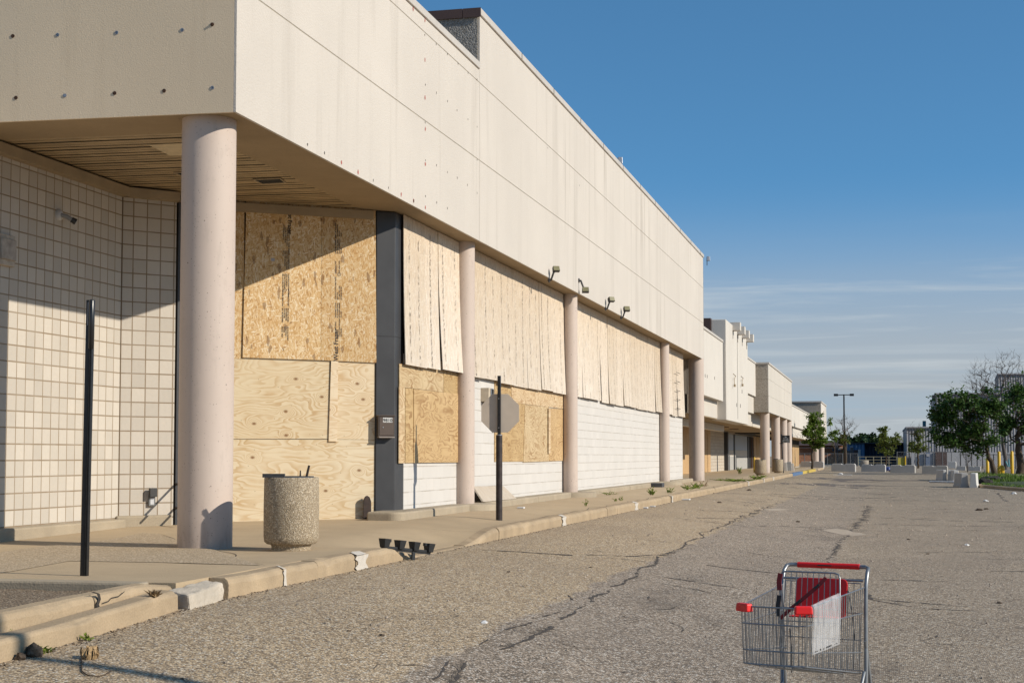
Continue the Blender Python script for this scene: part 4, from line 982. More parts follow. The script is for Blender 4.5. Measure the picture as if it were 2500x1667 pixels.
# black four-cup carrier lying on the kerb
A = onz(936, 1337.5, -.03); B = onz(1048, 1349, -.12); A.x = min(A.x, KX - .02); ax = (B - A); L_ = ax.length; ax.normalize(); sd_ = ax.cross(Vector((0, 0, 1))).normalized(); upn = sd_.cross(ax)
t = empty('cup_carrier', A, 'black plastic carrier with four cups lying across the kerb edge', 'carrier')
M['plas'] = simple('black_plastic', (.022, .023, .025), .45, 0, .2, 20)
fr = Matrix((ax, -sd_, upn)).transposed().to_4x4(); fr.translation = A
mb = MB(); mb.box(-.02, L_ + .02, -.012, .022, .0, .028, fr); mb.box(-.02, L_ + .02, -.004, .004, -.02, .004, fr); mb.build('carrier_bar', M['plas'], t, .003)
for k, u in enumerate((.02, .345, .66, .985)):
    u *= L_; mb = MB(); h = .10; a, b = .036, .052
    vs = []
    for z, r in ((.008, a), (.008 + h, b), (.008 + h, b - .006), (.02, a - .006)): vs += [fr @ Vector((u + x * r, y * r, z)) for x, y in ((-1, -1), (1, -1), (1, 1), (-1, 1))]
    mb.add(vs, [(3, 2, 1, 0)] + [(4 * i + j, 4 * i + (j + 1) % 4, 4 * i + 4 + (j + 1) % 4, 4 * i + 4 + j) for i in range(3) for j in range(4)] + [(12, 13, 14, 15)])
    if k in (0, 3): s_ = 1 if k == 0 else -1; mb.box(u + s_ * b if s_ > 0 else u - b - .035, u + b + .035 if s_ > 0 else u - b, -.02, .02, .075, .108, fr)
    mb.build('cup', M['plas'], t, .002)
mb = MB(); mb.box(L_ * .62, L_ * .68, -.01, .01, -.10, .0, fr); mb.build('foot', M['plas'], t)

# ------------------------------------------------------------------ weeds
def mk_leaf(name, c, trans=.25):
    g = NG(name, .55, 0, .3); v = g.co(); r = g.n('ShaderNodeObjectInfo').outputs['Random']
    f = g.ns(v, 3.5, 3); f2 = g.ns(v, 40, 2)
    col = g.mx(g.rg(f, .3, .7), tuple(x * .62 for x in c), tuple(min(1, x * 1.35) for x in c))
    col = g.mx(g.rg(f2, .4, .7, 0, .5), col, (c[0] * 1.5, c[1] * 1.25, c[2] * .7))
    tr = g.n('ShaderNodeBsdfTranslucent'); g.put(tr.inputs[0], col); mx_ = g.n('ShaderNodeMixShader'); mx_.inputs[0].default_value = trans
    g.put(g.b.inputs['Base Color'], col); g.t.links.new(g.b.outputs[0], mx_.inputs[1]); g.t.links.new(tr.outputs[0], mx_.inputs[2])
    g.t.links.new(mx_.outputs[0], g.t.nodes['Material Output'].inputs[0]); return g.m
M['weed'] = mk_leaf('weed_leaf', (.16, .22, .035)); M['grass'] = mk_leaf('grass_blade', (.13, .20, .03)); M['dry'] = mk_leaf('dry_stalk', (.20, .14, .08), .1)
def weed_mesh(seed, h, w, n, mat, blades=False):
    r = random.Random(seed); mb = MB()
    for i in range(n):
        a = r.uniform(0, 6.28); d = Vector((math.cos(a), math.sin(a), 0)); out_ = r.uniform(.1, 1) * w; hh = h * r.uniform(.3, 1)
        b = Vector((r.uniform(-1, 1) * w * .35, r.uniform(-1, 1) * w * .35, 0)); tip = b + d * out_ + Vector((0, 0, hh)); mid = b + d * out_ * .45 + Vector((0, 0, hh * .7)); s = Vector((-d.y, d.x, 0)) * (.006 if blades else .004)
        mb.sheet([b - s, b + s, mid + s * .8, tip, mid - s * .8])
        if not blades:
            for q in range(4):
                c = b.lerp(tip, r.uniform(.3, 1)); l = r.uniform(.025, .06) * (h / .2) ** .5; e = Vector((r.uniform(-1, 1), r.uniform(-1, 1), r.uniform(-.3, .8))).normalized(); f_ = e.cross(Vector((r.uniform(-1, 1), r.uniform(-1, 1), 1))).normalized()
                mb.sheet([c, c + e * l * .5 + f_ * l * .32, c + e * l, c + e * l * .5 - f_ * l * .32])
    return mb
def weed(px, py, h, w, n, lab, seed, mat='weed', blades=False, on=onwalk, nm='weed', grp='weeds along the kerb'):
    p = on(px, py); o = weed_mesh(seed, h, w, n, mat, blades).build(nm, M[mat]); o.location = p; tag(o, lab, 'weed' if nm == 'weed' else 'grass tuft', grp); return o
weed(1430, 1204, .10, .30, 16, 'low spreading weed at the plinth foot right of the third column', 1)
weed(1487, 1208, .10, .25, 12, 'sprawling weed just left of the tallest kerb weed', 2)
weed(1591, 1208, .22, .13, 24, 'tallest upright weed growing from the kerb joint near the dark base block', 3)
weed(1633, 1203, .17, .14, 18, 'bushy weed at the kerb right of the tallest one', 4)
weed(1678, 1196, .20, .30, 16, 'small weed by the kerb before the far round column', 5)
weed(1703, 1192, .18, .24, 24, 'leafy weed at the kerb in front of the far big round column', 6)
weed(1718, 1188, .22, .22, 12, 'reddish sparse weed beside the leafy weed at the far big column', 7, 'dry')
weed(1429.5, 1235, .16, .07, 7, 'single small sprout in a sidewalk joint near the third column', 8)
weed(1515, 1222, .12, .14, 8, 'tiny weed on the kerb edge between two patched joints', 9)
weed(1503, 1224, .10, .10, 6, 'tiny thin weed left of the patched kerb joint', 10)
weed(1806, 1157, .42, .2, 22, 'weed in front of the blue shuttered bay of the arcade', 11)
weed(1790, 1175, .14, 1.1, 60, 'long strip of green weeds on the far kerb', 12)
weed(1850, 1170, .25, .6, 30, 'weeds round the foot of the far litter bins', 13)
weed(1335, 1216, .08, .05, 4, 'tiny sprout at the plinth under the third column', 14)
ons = lambda px, py: onasph(px, py)
weed(450, 1476, .075, .13, 26, 'green tuft at the kerb foot right of the broken white chunk', 20, 'grass', True, ons, 'grass_tuft', 'tufts in the gutter')
weed(432, 1482, .05, .07, 14, 'smaller tuft close against the white kerb chunk', 21, 'grass', True, ons, 'grass_tuft', 'tufts in the gutter')
weed(215, 1562, .05, .06, 12, 'small bright leaf clump in the gutter by the lower kerb', 22, 'weed', False, ons, 'grass_tuft', 'tufts in the gutter')
weed(108, 1594, .06, .07, 12, 'leafy clump in the gutter beside the dark rubbish', 23, 'weed', False, ons, 'grass_tuft', 'tufts in the gutter')
weed(520, 1463, .04, .08, 14, 'dry tuft in the gutter left of the kerb joint', 24, 'dry', True, ons, 'grass_tuft', 'tufts in the gutter')
p = onz(376, 1456, -.06); o = weed_mesh(31, .06, .07, 60, 'dry', True).build('grass_tuft', M['dry']); o.location = p; tag(o, 'dead brown tuft growing between the planter kerb and the white chunk', 'grass tuft', 'tufts in the gutter')
p = onz(24, 1547, -.13); o = weed_mesh(32, .04, .05, 8, 'weed').build('grass_tuft', M['weed']); o.location = p; tag(o, 'tiny green sprout between the two kerbs at the left edge', 'grass tuft', 'tufts in the gutter')

# ------------------------------------------------------------------ litter and debris
def lump(name, px, py, r, mat, lab, cat, seed, on=onasph, flat=1.0, grp=None):
    p = on(px, py); rr = random.Random(seed); bm = bmesh.new(); bmesh.ops.create_icosphere(bm, subdivisions=2, radius=r)
    for v in bm.verts:
        v.co *= 1 + .5 * mnoise.noise(v.co * (1.6 / r) + Vector((seed, 0, 0))); v.co.z = max(v.co.z * flat, -r * .35 * flat)
    me = bpy.data.meshes.new(name); bm.to_mesh(me); bm.free(); me.materials.append(mat); o = bpy.data.objects.new(name, me); COL.objects.link(o); o.location = p + Vector((0, 0, r * .34 * flat)); return tag(o, lab, cat, grp)
M['dirt'] = simple('dark_debris', (.11, .08, .055), .95, 0, .5, 60, .3, .5); M['paper'] = simple('litter_white', (.72, .71, .68), .7)
lump('rubble', 82, 1601, .055, M['dirt'], 'larger dark lump of debris in the gutter at the left edge', 'rubble', 1)
lump('rubble', 50, 1609, .035, M['dirt'], 'smaller dark lump left of the larger one in the gutter', 'rubble', 2)
lump('rubble', 128, 1590, .02, M['dirt'], 'dark leaf scrap in the gutter right of the green clump', 'rubble', 3, flat=.5)
rr = random.Random(5); mb = MB(); p = onasph(218, 1607)     # dried husk: ring of curled leaves
for k in range(30):
    a = rr.uniform(0, 6.28); r = rr.uniform(.025, .05); h = rr.uniform(.05, .085); c = Vector((p.x + r * math.cos(a), p.y + r * math.sin(a), p.z)); e = Vector((math.cos(a), math.sin(a), 0)); s = Vector((-e.y, e.x, 0)) * rr.uniform(.008, .02)
    mb.sheet([c - s, c + s, c + s * .9 + e * .012 + Vector((0, 0, h * .5)), c + s * .5 + e * rr.uniform(-.02, .01) + Vector((0, 0, h)), c - s * .7 + e * rr.uniform(-.02, .01) + Vector((0, 0, h * .92)), c - s + e * .012 + Vector((0, 0, h * .5))])
tag(mb.build('dried_husk', simple('husk_brown', (.38, .25, .12), .8, 0, .5, 60)), 'curled dry brown husk lying on the asphalt near the lower kerb', 'husk')
mb = MB(); P = [onasph(*q) for q in [(200, 1600), (199, 1618), (200, 1640), (212, 1649), (240, 1653), (262, 1646), (272, 1638)]]; mb.tube([q + Vector((0, 0, .006)) for q in P], .004, 5)
tag(mb.build('twig', M['dirt']), 'thin curved twig on the asphalt below the dried husk', 'twig')
for i, (px, py, r, mt, lab, nm) in enumerate([(444, 1657, .014, 'dirt', 'dark pebble at the bottom edge of the asphalt in the shadow line', 'pebble'), (1000, 1577, .012, 'weed', 'small yellow-green leaf lying flat on the tan asphalt', 'leaf'), (1442, 1385, .02, 'dirt', 'dark pebble right of the yellow paint fleck', 'pebble'), (1242, 1396, .02, 'dirt', 'dark pebble on the tan asphalt below the kerb ramp', 'pebble'),
        (932, 1551, .02, 'dirt', 'dark crumb of asphalt in the near tan paving', 'pebble'), (852, 1540, .016, 'dirt', 'dark pebble left of the asphalt crumb', 'pebble'), (1182, 1520, .03, 'paper', 'pale crumbled fragment on the tan asphalt', 'pebble'), (2391, 1246, .10, 'dirt', 'square dark lump on the right side of the lot', 'rubble'), (2408, 1243, .07, 'dirt', 'smaller dark lump right of the square one', 'rubble'),
        (2360, 1331, .045, 'paper', 'pale stone on the asphalt right of the cart', 'stone'), (2218, 1317, .035, 'dirt', 'dark chip beyond the cart handle', 'pebble'), (1756, 1227, .06, 'dirt', 'dark scrap on the asphalt near the far kerb', 'rubble'), (1829, 1197, .08, 'dirt', 'dark lump in the lane further along the kerb', 'rubble'), (2475, 1206, .12, 'paper', 'pale stone at the right edge of the lot', 'stone'), (2407, 1224, .09, 'paper', 'pale stone left of the edge stone', 'stone'), (1948, 1274, .05, 'dirt', 'dark bottle cap like scrap on the grey asphalt', 'rubble'), (2052, 1158, .16, 'paper', 'white flattened box in front of the first barrier', 'litter'), (1740, 1204, .05, 'dirt', 'dark crumb at the kerb foot', 'pebble'), (2265, 1352, .03, 'dirt', 'flat dark chip behind the cart', 'pebble'), (2440, 1472, .03, 'dirt', 'dark chip on the crack right of the cart', 'pebble')]):
    lump(nm, px, py, r, M[mt], lab, nm, 50 + i, onasph, .5 if mt != 'weed' else .12)
for i, (px, py, w_, d_, lab) in enumerate([(1570, 1240.5, .22, .08, 'flat white paper scrap lying by the kerb'), (1588, 1237, .22, .06, 'second white paper scrap beside the kerb, further along'), (1662, 1220, .5, .16, 'white and orange carton flattened in the gutter'), (1272, 1241, .12, .06, 'small white paper on the sidewalk past the stop sign'), (2057, 1159.5, 1.2, .3, 'long white sheet in the lane before the barriers')]):
    p = (onwalk if i == 3 else onasph)(px, py); mb = MB(); mb.box(p.x - w_ / 2, p.x + w_ / 2, p.y - d_, p.y + d_, p.z + .002, p.z + .03); o = mb.build('paper_scrap', M['paper'], None, .004); tag(o, lab, 'litter')
# rusty pole lying flat on the sidewalk edge and wood trim
mb = MB(); a, b = onwalk(1332, 1227), onwalk(1478, 1230); 
# leaves and crumbs along the gutter: uncountable
mb = MB(); rr = random.Random(11)
for k in range(900):
    y = 7.5 + 55 * rr.random() ** 2.2; x = KX + .02 + skew(y) + abs(rr.gauss(0, .05)); z = zasph(x, y) + .003; s = rr.uniform(.004, .013); a = rr.uniform(0, 6.28)
    e = Vector((math.cos(a), math.sin(a), rr.uniform(-.2, .5))) * s; f_ = Vector((-math.sin(a), math.cos(a), rr.uniform(0, .5))) * s * .7; c = Vector((x, y, z))
    mb.add([c - e, c + f_, c + e, c - f_, c + Vector((0, 0, s * .6))], [(0, 1, 4), (1, 2, 4), (2, 3, 4), (3, 0, 4)])
tag(stuff(mb.build('gutter_debris', [M['dirt']])), 'crumbs and dead leaves collected along the kerb foot', 'debris')
mb = MB()
for k in range(2200):
    x, y = rr.uniform(-4.6, 6), 8 + 75 * rr.random() ** 1.5; z = zasph(x, y) + .002; s = rr.uniform(.004, .014) * (1 + y / 30); a = rr.uniform(0, 6.28); c = Vector((x, y, z)); e = Vector((math.cos(a), math.sin(a), 0)) * s; f_ = Vector((-math.sin(a), math.cos(a), 0)) * s * .8
    mb.add([c - e, c + f_, c + e, c - f_, c + Vector((0, 0, s * .8))], [(0, 1, 4), (1, 2, 4), (2, 3, 4), (3, 0, 4)])
tag(stuff(mb.build('loose_gravel', simple('loose_stone', (.42, .34, .26), .9, 0, .6, 1.5))), 'loose grit scattered over the parking lot', 'gravel')

# lamp posts standing right of the picture, whose shadows cross the lot
M['lamp'] = simple('lamp_post_dark', (.02, .021, .024), .5, .2, .2, 5)
def lamp_post(loc, h, lab, arm=.62, r=.07):
    t = empty('lamp_post', loc, lab, 'lamp post', 'parking lot lamp posts'); x, y, z = loc
    mb = MB(); mb.tube([(x, y, z - .1), (x, y, z + h)], [r, r * .7], 12); mb.build('pole', M['lamp'], t)
    mb = MB(); mb.tube([(x - arm, y, z + h - .06), (x + arm, y, z + h - .06)], .05, 8); mb.build('arm', M['lamp'], t)
    for s in (-1, 1):
        mb = MB(); mb.box(x + s * arm - (.45 if s < 0 else 0), x + s * arm + (.45 if s > 0 else 0), y - .2, y + .2, z + h - .19, z + h + .06); mb.build('lamp_head', M['lamp'], t, .02)
    return t
shx = Vector((math.cos(SUN_A), -math.sin(SUN_A), 0))
q = onasph(330, 1640) + shx * 11.5; lamp_post((q.x, q.y, zasph(q.x, q.y)), 9.0, 'dark twin-head lamp post standing just outside the right of the picture', .62, .10)
# ================================================================== shopping cart
cr = Vector((-.385, 9.53, 0)); cf = Vector((-.272, -.962, 0)).normalized(); cl = Vector((.962, -.272, 0)).normalized()
cr.z = zasph(cr.x, cr.y)
cr = Vector((cr.x, cr.y, 1.0 - 1.705))
cart = empty('shopping_cart', cr, 'abandoned wire shopping cart with red handle and plastic bag', 'shopping cart')
M['chr'] = simple('galvanised_wire', (.36, .36, .355), .38, .75, .15, 30); M['tubeg'] = simple('grey_tube', (.33, .34, .345), .42, .6, .15, 12)
M['cred'] = simple('red_plastic', (.95, .014, .012), .45, 0, .1, 6); M['crub'] = simple('castor_rubber', (.03, .03, .032), .6)
def CP(x, y, z): return cr + cl * x + cf * y + Vector((0, 0, z))      # x right, y towards the front, z above the ground
W = .0031; TW = .0048
def ctube(mb, pts, r, seg=6): mb.tube([CP(*p) for p in pts], r, seg)
HWr, HWf = .255, .195; LEN = .86
def hw(y, z): return (HWr + (HWf - HWr) * y / LEN) * (1 - .10 * (1 - (z - .42) / .5))
zt = lambda y: .915 - .055 * y / LEN; zbm = lambda y: .405 + .135 * y / LEN
def mid(y, f): return zbm(y) + (zt(y) - zbm(y)) * f
# sides
for s in (-1, 1):
    mb = MB()
    for f, r in ((1, TW), (.70, TW * .8), (.24, TW * .8), (.0, TW)):
        ctube(mb, [(s * hw(y, mid(y, f)), y, mid(y, f)) for y in (0, LEN * .5, LEN)], r)
    n = 26
    for k in range(n + 1):
        y = .02 + (LEN - .03) * k / n; ctube(mb, [(s * hw(y, zt(y)), y, zt(y)), (s * hw(y, zbm(y)), y, zbm(y))], W * .8, 5)
    mb.build('basket_side', M['chr'], cart)
mb = MB()
for f, r in ((1, TW), (.70, TW), (.24, TW), (.0, TW * 1.1)):
    z = mid(LEN, f); w_ = hw(LEN, z); ctube(mb, [(-w_, LEN, z), (-w_ * .7, LEN + .025, z), (w_ * .7, LEN + .025, z), (w_, LEN, z)], r)
for k in range(19):
    u = -1 + 2 * k / 18; yo = LEN + (.025 if abs(u) < .75 else .01); ctube(mb, [(u * hw(LEN, zt(LEN)), yo, zt(LEN)), (u * hw(LEN, zbm(LEN)), yo, zbm(LEN))], W * .8, 5)
mb.build('basket_front', M['chr'], cart)
mb = MB()
for k in range(13):
    u = -1 + 2 * k / 12; ctube(mb, [(u * hw(0, .42), 0, zbm(0)), (u * hw(LEN, .55), LEN, zbm(LEN))], W * .8, 5)
for k in range(9):
    y = .03 + LEN * .98 * k / 9; ctube(mb, [(-hw(y, zbm(y)), y, zbm(y) - .004), (hw(y, zbm(y)), y, zbm(y) - .004)], W, 5)
mb.build('basket_floor', M['chr'], cart)
# rear gate
mb = MB()
for k in range(13):
    u = -1 + 2 * k / 12; ctube(mb, [(u * .235, .0, .94), (u * .225, .012, .42)], W * .8, 5)
for z in (.94, .76, .60, .42): ctube(mb, [(-.24, 0, z), (.24, 0, z)], W * 1.1)
mb.build('rear_gate', M['chr'], cart)
# child seat: leaning bar frame, red back plate, red seat plate
mb = MB()
ctube(mb, [(-.195, .245, .70), (-.19, .215, .985), (-.182, .21, 1.005), (-.16, .208, 1.012), (.14, .208, 1.012), (.165, .21, 1.005), (.175, .215, .985), (.182, .245, .70)], TW * 1.1, 8)
for k in range(10):
    u = -.16 + .31 * k / 9; ctube(mb, [(u, .209, 1.012), (u * 1.05, .25, .70)], W * .85, 5)
for z in (.72, .80): ctube(mb, [(-.195, .243, z), (.185, .243, z)], W)
mb.build('child_seat_frame', M['chr'], cart)
def plate(pts, th, name, mat, bev=.012):
    n_ = (CP(*pts[1]) - CP(*pts[0])).cross(CP(*pts[2]) - CP(*pts[0])).normalized() * th; mb = MB(); k = len(pts)
    vs = [CP(*p) for p in pts] + [CP(*p) - n_ for p in pts]
    mb.add(vs, [tuple(range(k)), tuple(range(2 * k - 1, k - 1, -1))] + [(i, k + i, k + (i + 1) % k, (i + 1) % k) for i in range(k)]); return mb.build(name, mat, cart, bev)
def rrect(x0, x1, z0, z1, y0, y1, r=.03):
    out = []
    for cx, cz, a0 in ((x1 - r, z0 + r, -90), (x1 - r, z1 - r, 0), (x0 + r, z1 - r, 90), (x0 + r, z0 + r, 180)):
        for k in range(5):
            a = R(a0 + 22.5 * k); z = cz + r * math.sin(a); out.append((cx + r * math.cos(a), y0 + (y1 - y0) * (z - z0) / (z1 - z0), z))
    return out
plate(rrect(-.155, .165, .735, .965, .075, .03), .008, 'seat_back', M['cred'], .003)
plate([(-.155, .08, .735), (.165, .08, .735), (.16, .20, .74), (-.15, .20, .74)], .008, 'seat_plate', M['cred'], .003)
# handle and uprights
mb = MB()
hy = -.10
ctube(mb, [(-.262, .0, .40), (-.262, -.01, .80), (-.262, -.02, .93), (-.262, -.05, 1.0), (-.258, -.085, 1.025), (-.235, hy, 1.032), (.235, hy, 1.032), (.258, -.085, 1.025), (.262, -.05, 1.0), (.262, -.02, .93), (.262, -.01, .80), (.262, .0, .40), (.26, .015, .30), (.255, -.02, .12)], .0125, 10)
ctube(mb, [(-.262, .0, .42), (-.26, .015, .30), (-.255, -.02, .12)], .0125, 10); mb.build('handle_frame', M['tubeg'], cart)
mb = MB(); ctube(mb, [(-.19, hy, 1.032), (.20, hy, 1.032)], .0175, 12); mb.build('handle_grip', M['cred'], cart)
mb = MB(); ctube(mb, [(-.06, hy + .017, 1.034), (.03, hy + .017, 1.034)], .004, 6); mb.build('worn_print', M['crub'], cart)
mb = MB(); ctube(mb, [(-.25, -.01, .955), (.25, -.01, .955)], .008, 8); mb.build('cross_bar', M['tubeg'], cart)
# lower frame, legs and castors
mb = MB()
for s in (-1, 1):
    ctube(mb, [(s * .262, .01, .60), (s * .268, -.06, .36), (s * .272, -.11, .12)], .011, 8)
    ctube(mb, [(s * .257, .02, .42), (s * .245, .05, .33), (s * .21, .40, .14), (s * .19, .76, .125)], .0115, 8)
    ctube(mb, [(s * .255, -.02, .12), (s * .225, .40, .13), (s * .19, .78, .125)], .0115, 8)
mb.build('lower_frame', M['tubeg'], cart)
for s, y in ((-1, -.05), (1, -.05), (-1, .72), (1, .72)):
    x = s * (.262 if y < 0 else .19); w_ = MB(); w_.tube([CP(x - .016, y, .062), CP(x + .016, y, .062)], .062, 20); wh = w_.build('castor', M['crub'], cart)
    f_ = MB(); f_.box(-.022, -.018, -.02, .02, .06, .13, Matrix.Translation(CP(x, y, 0)) @ Matrix((cl, cf, Vector((0, 0, 1)))).transposed().to_4x4()); f_.box(.018, .022, -.02, .02, .06, .13, Matrix.Translation(CP(x, y, 0)) @ Matrix((cl, cf, Vector((0, 0, 1)))).transposed().to_4x4()); f_.build('castor_fork', M['tubeg'], wh)
mb = MB()
for x in (-.12, -.06, 0, .06, .12): ctube(mb, [(x, .02, .398), (x * .8, LEN - .02, .528)], .007, 6)
mb.build('floor_bars', M['tubeg'], cart)
# red corner bumpers
for s in (-1, 1):
    mb = MB(); q = Matrix.Translation(CP(s * (hw(LEN, .86) - .02), LEN + .012, .852)) @ Matrix((cl, cf, Vector((0, 0, 1)))).transposed().to_4x4() @ Matrix.Rotation(R(-28 * s), 4, 'Z')
    mb.box(-.05, .05, -.022, .026, -.022, .024, q, .003); mb.build('corner_bumper', M['cred'], cart, .008, 3)
# straps
M['strap'] = simple('red_strap', (.26, .012, .014), .6, 0, .2, 30)
def ribbon(pts, w_, name, mat, par=cart):
    mb = MB(); P = [CP(*p) for p in pts]; vs = []
    for i, p in enumerate(P):
        t = (P[min(len(P) - 1, i + 1)] - P[max(0, i - 1)]).normalized(); s = t.cross(cf).normalized() * w_ / 2
        vs += [p + s + cf * .002, p - s + cf * .002, p - s - cf * .002, p + s - cf * .002]
    mb.add(vs, [(4 * i + j, 4 * i + (j + 1) % 4, 4 * i + 4 + (j + 1) % 4, 4 * i + 4 + j) for i in range(len(P) - 1) for j in range(4)] + [(3, 2, 1, 0), tuple(4 * len(P) - 4 + k for k in range(4))]); return mb.build(name, mat, par)
st = ribbon([(-.178, .262, .735), (-.12, .258, .79), (-.03, .245, .865), (.05, .235, .935), (.095, .225, .985)], .022, 'safety_strap', M['strap'])
ribbon([(-.09, .263, .818), (-.052, .258, .850)], .014, 'strap_print', M['crub'], st); ribbon([(.03, .247, .922), (.058, .242, .945)], .014, 'strap_print', M['crub'], st)
ribbon([(-.185, .235, 1.0), (-.195, .235, .95), (-.19, .24, .90)], .030, 'safety_strap', M['strap'])
ribbon([(-.19, .245, .87), (-.20, .25, .80), (-.197, .255, .745)], .026, 'strap_buckle', M['crub'])
for a, b in (((-.178, .1, .66), (-.15, .15, .40)), ((.17, .04, .9), (.2, .02, .6))):
    mb = MB(); ctube(mb, [a, tuple((x + y) / 2 + .01 for x, y in zip(a, b)), b], .0035, 5); mb.build('cable', M['crub'], cart)
# translucent bag hanging on the right side
g = NG('clear_plastic_bag', .25, 0, .5); v = g.co(); f = g.ns(g.mp(v, (9, 9, 2)), 3, 4, .6)
tr = g.n('ShaderNodeBsdfTransparent'); mx_ = g.n('ShaderNodeMixShader'); g.put(mx_.inputs[0], g.rg(f, .3, .7, .15, .38)); g.put(g.b.inputs['Base Color'], (.72, .72, .73))
g.t.links.new(tr.outputs[0], mx_.inputs[1]); g.t.links.new(g.b.outputs[0], mx_.inputs[2]); g.t.links.new(mx_.outputs[0], g.t.nodes['Material Output'].inputs[0]); g.bump(f, .5, .02)
M['bag'] = g.m
nu, nv = 14, 22
def bagp(u, v_, side):
    y = .80 - .40 * u; z0 = zt(y); top = z0 + .012 + .012 * u
    z = top - (.275 + .02 * u) * v_; x = hw(y, z) + .010 * side + .005 * mnoise.noise(Vector((u * 4, v_ * 6, side))) + .006
    if v_ < .08: x -= (.08 - v_) * .12
    return (x, y, z)
mb = MB()
for side in (0, 1):
    vs = [CP(*bagp(i / nu, j / nv, side)) for j in range(nv + 1) for i in range(nu + 1)]
    mb.add(vs, [(j * (nu + 1) + i, j * (nu + 1) + i + 1, (j + 1) * (nu + 1) + i + 1, (j + 1) * (nu + 1) + i) for j in range(nv) for i in range(nu)], True)
b_ = mb.build('plastic_bag', M['bag']); tag(b_, 'clear white plastic bag draped over the right side of the shopping cart', 'bag')
mb = MB(); rr = random.Random(3)
for k in range(16):
    u = .06 + .9 * k / 16 + rr.uniform(0, .01); 
    if rr.random() < .8:
        a = CP(*bagp(u, .965, 1.3)); b = CP(*bagp(u + .035, .965, 1.3)); c = Vector((0, 0, rr.uniform(.006, .012))); mb.sheet([a, b, b + c, a + c])
mb.build('bag_print', M['crub'], b_)
# ================================================================== the rest of the strip mall
M['cream'] = mk_stucco('cream_stucco', (.72, .665, .58), 30, .25, .12); M['cream2'] = mk_stucco('cream_band', (.68, .62, .53), 30, .25, .12)
M['stone'] = mk_stucco('exposed_stone', (.52, .46, .38), 24, .4, .1, True)
M['wood'] = mk_ply('board_orange', R(90), (.62, .40, .19), (.70, .48, .26), (.36, .19, .07), 14, False, 6.6, .7, False)
M['tile_blk'] = mk_block('arcade_block', R(90), (.62, .55, .45), (.36, .28, .2), mort=.012, ribs=False, soft=.5)
def ribbed(name, c, pitch, ang=90, depth=.35, rough=.5, axis_v=False):
    g = NG(name, rough, .1, .4); u, vv = g.plane(R(ang))
    s_ = g.ma('SINE', g.ma('MULTIPLY', vv if axis_v else u, 2 * math.pi / pitch)); f = g.ns(g.co(), .4, 4)
    col = g.mx(g.rg(s_, -.5, .7), tuple(x * (1 - depth) for x in c), c); col = g.mx(g.rg(f, .4, .7, 0, .25), col, tuple(x * .7 for x in c)); g.bump(s_, .6, .05); return g.out(col)  # groove shade is put into the colour besides the bump
M['shut'] = ribbed('blue_white_shutter', (.55, .60, .66), .42, 90, .22); M['shutg'] = simple('grey_panel', (.45, .44, .41), .7)
arc = empty('shop_arcade', (-8, 80, 0), 'lower cream shop arcade beyond the store with a tall sign panel', 'building')
def bx(name, x0, x1, y0, y1, z0, z1, mat, par, bev=0):
    mb = MB(); mb.box(x0, x1, y0, y1, z0, z1); return mb.build(name, M[mat] if isinstance(mat, str) else mat, par, bev)
bx('upper_fascia', -7.6, -7.12, 60.2, 69.2, 3.47, 6.14, 'cream', arc); bx('upper_fascia', -7.6, -7.12, 80.4, 88.2, 4.36, 6.2, 'cream', arc); bx('middle_fascia', -7.6, -7.24, 80.4, 88.2, 3.40, 4.35, 'cream2', arc)
bx('coping', -7.65, -7.08, 60.2, 69.1, 6.14, 6.24, 'coping', arc); bx('coping', -7.65, -7.08, 80.45, 87.8, 6.2, 6.3, 'coping', arc)
bx('lower_band', -7.7, -7.40, 60.2, 88, 2.70, 3.46, 'cream2', arc); bx('soffit', -10.5, -7.41, 60.2, 109, 2.66, 2.705, 'soffit', arc)
bx('roof_mass', -22, -7.62, 60.2, 150, 2.72, 4.9, 'cream2', arc); bx('back_wall', -11, -10.42, 57, 140, -.1, 2.72, 'tile_blk', arc)
def bw(name, a, b, z0, z1, mat, off=.03, bev=0):
    y0, y1 = onx(a, 1113, -10.4).y, onx(b, 1113, -10.4).y; return bx(name, -10.42, -10.42 + off, y0, y1, z0, z1, mat, arc, bev)
bw('board_panel', 1655, 1684, .05, 2.64, 'wood', .05); bw('board_panel', 1719, 1726, .05, 2.6, 'wood', .05); bw('board_panel', 1726.4, 1733, .05, 2.6, 'wood', .07)
bw('drain_pipe', 1768.5, 1770.5, .05, 2.6, 'steel', .25); bw('shutter', 1771, 1825, 1.42, 2.5, 'shut', .05); bw('grey_panel', 1771, 1825, .05, .98, 'shutg', .05); bw('white_panel', 1771, 1825, .985, 1.41, 'cream', .05)
bw('shutter_post', 1790, 1791.6, .05, 2.5, 'steel', .12); bw('shutter_post', 1823.5, 1825.5, .05, 2.5, 'steel', .12); bw('doorway', 1826, 1839, .05, 2.5, 'dark', .06); bw('door_frame', 1832, 1834, .05, 2.5, 'rust', .12)
bw('board_panel', 1840, 1846, .05, 2.6, 'wood', .06); bw('board_panel', 1846.4, 1853, .05, 2.6, 'wood', .08)
bx('hanging_sign_box', -8.9, -8.6, 66.5, 84, 2.34, 2.655, 'cream', arc)
for k in range(6): bx('soffit_light', -9.2, -8.7, 63 + 6 * k, 63.7 + 6 * k, 2.63, 2.659, 'rust', arc)
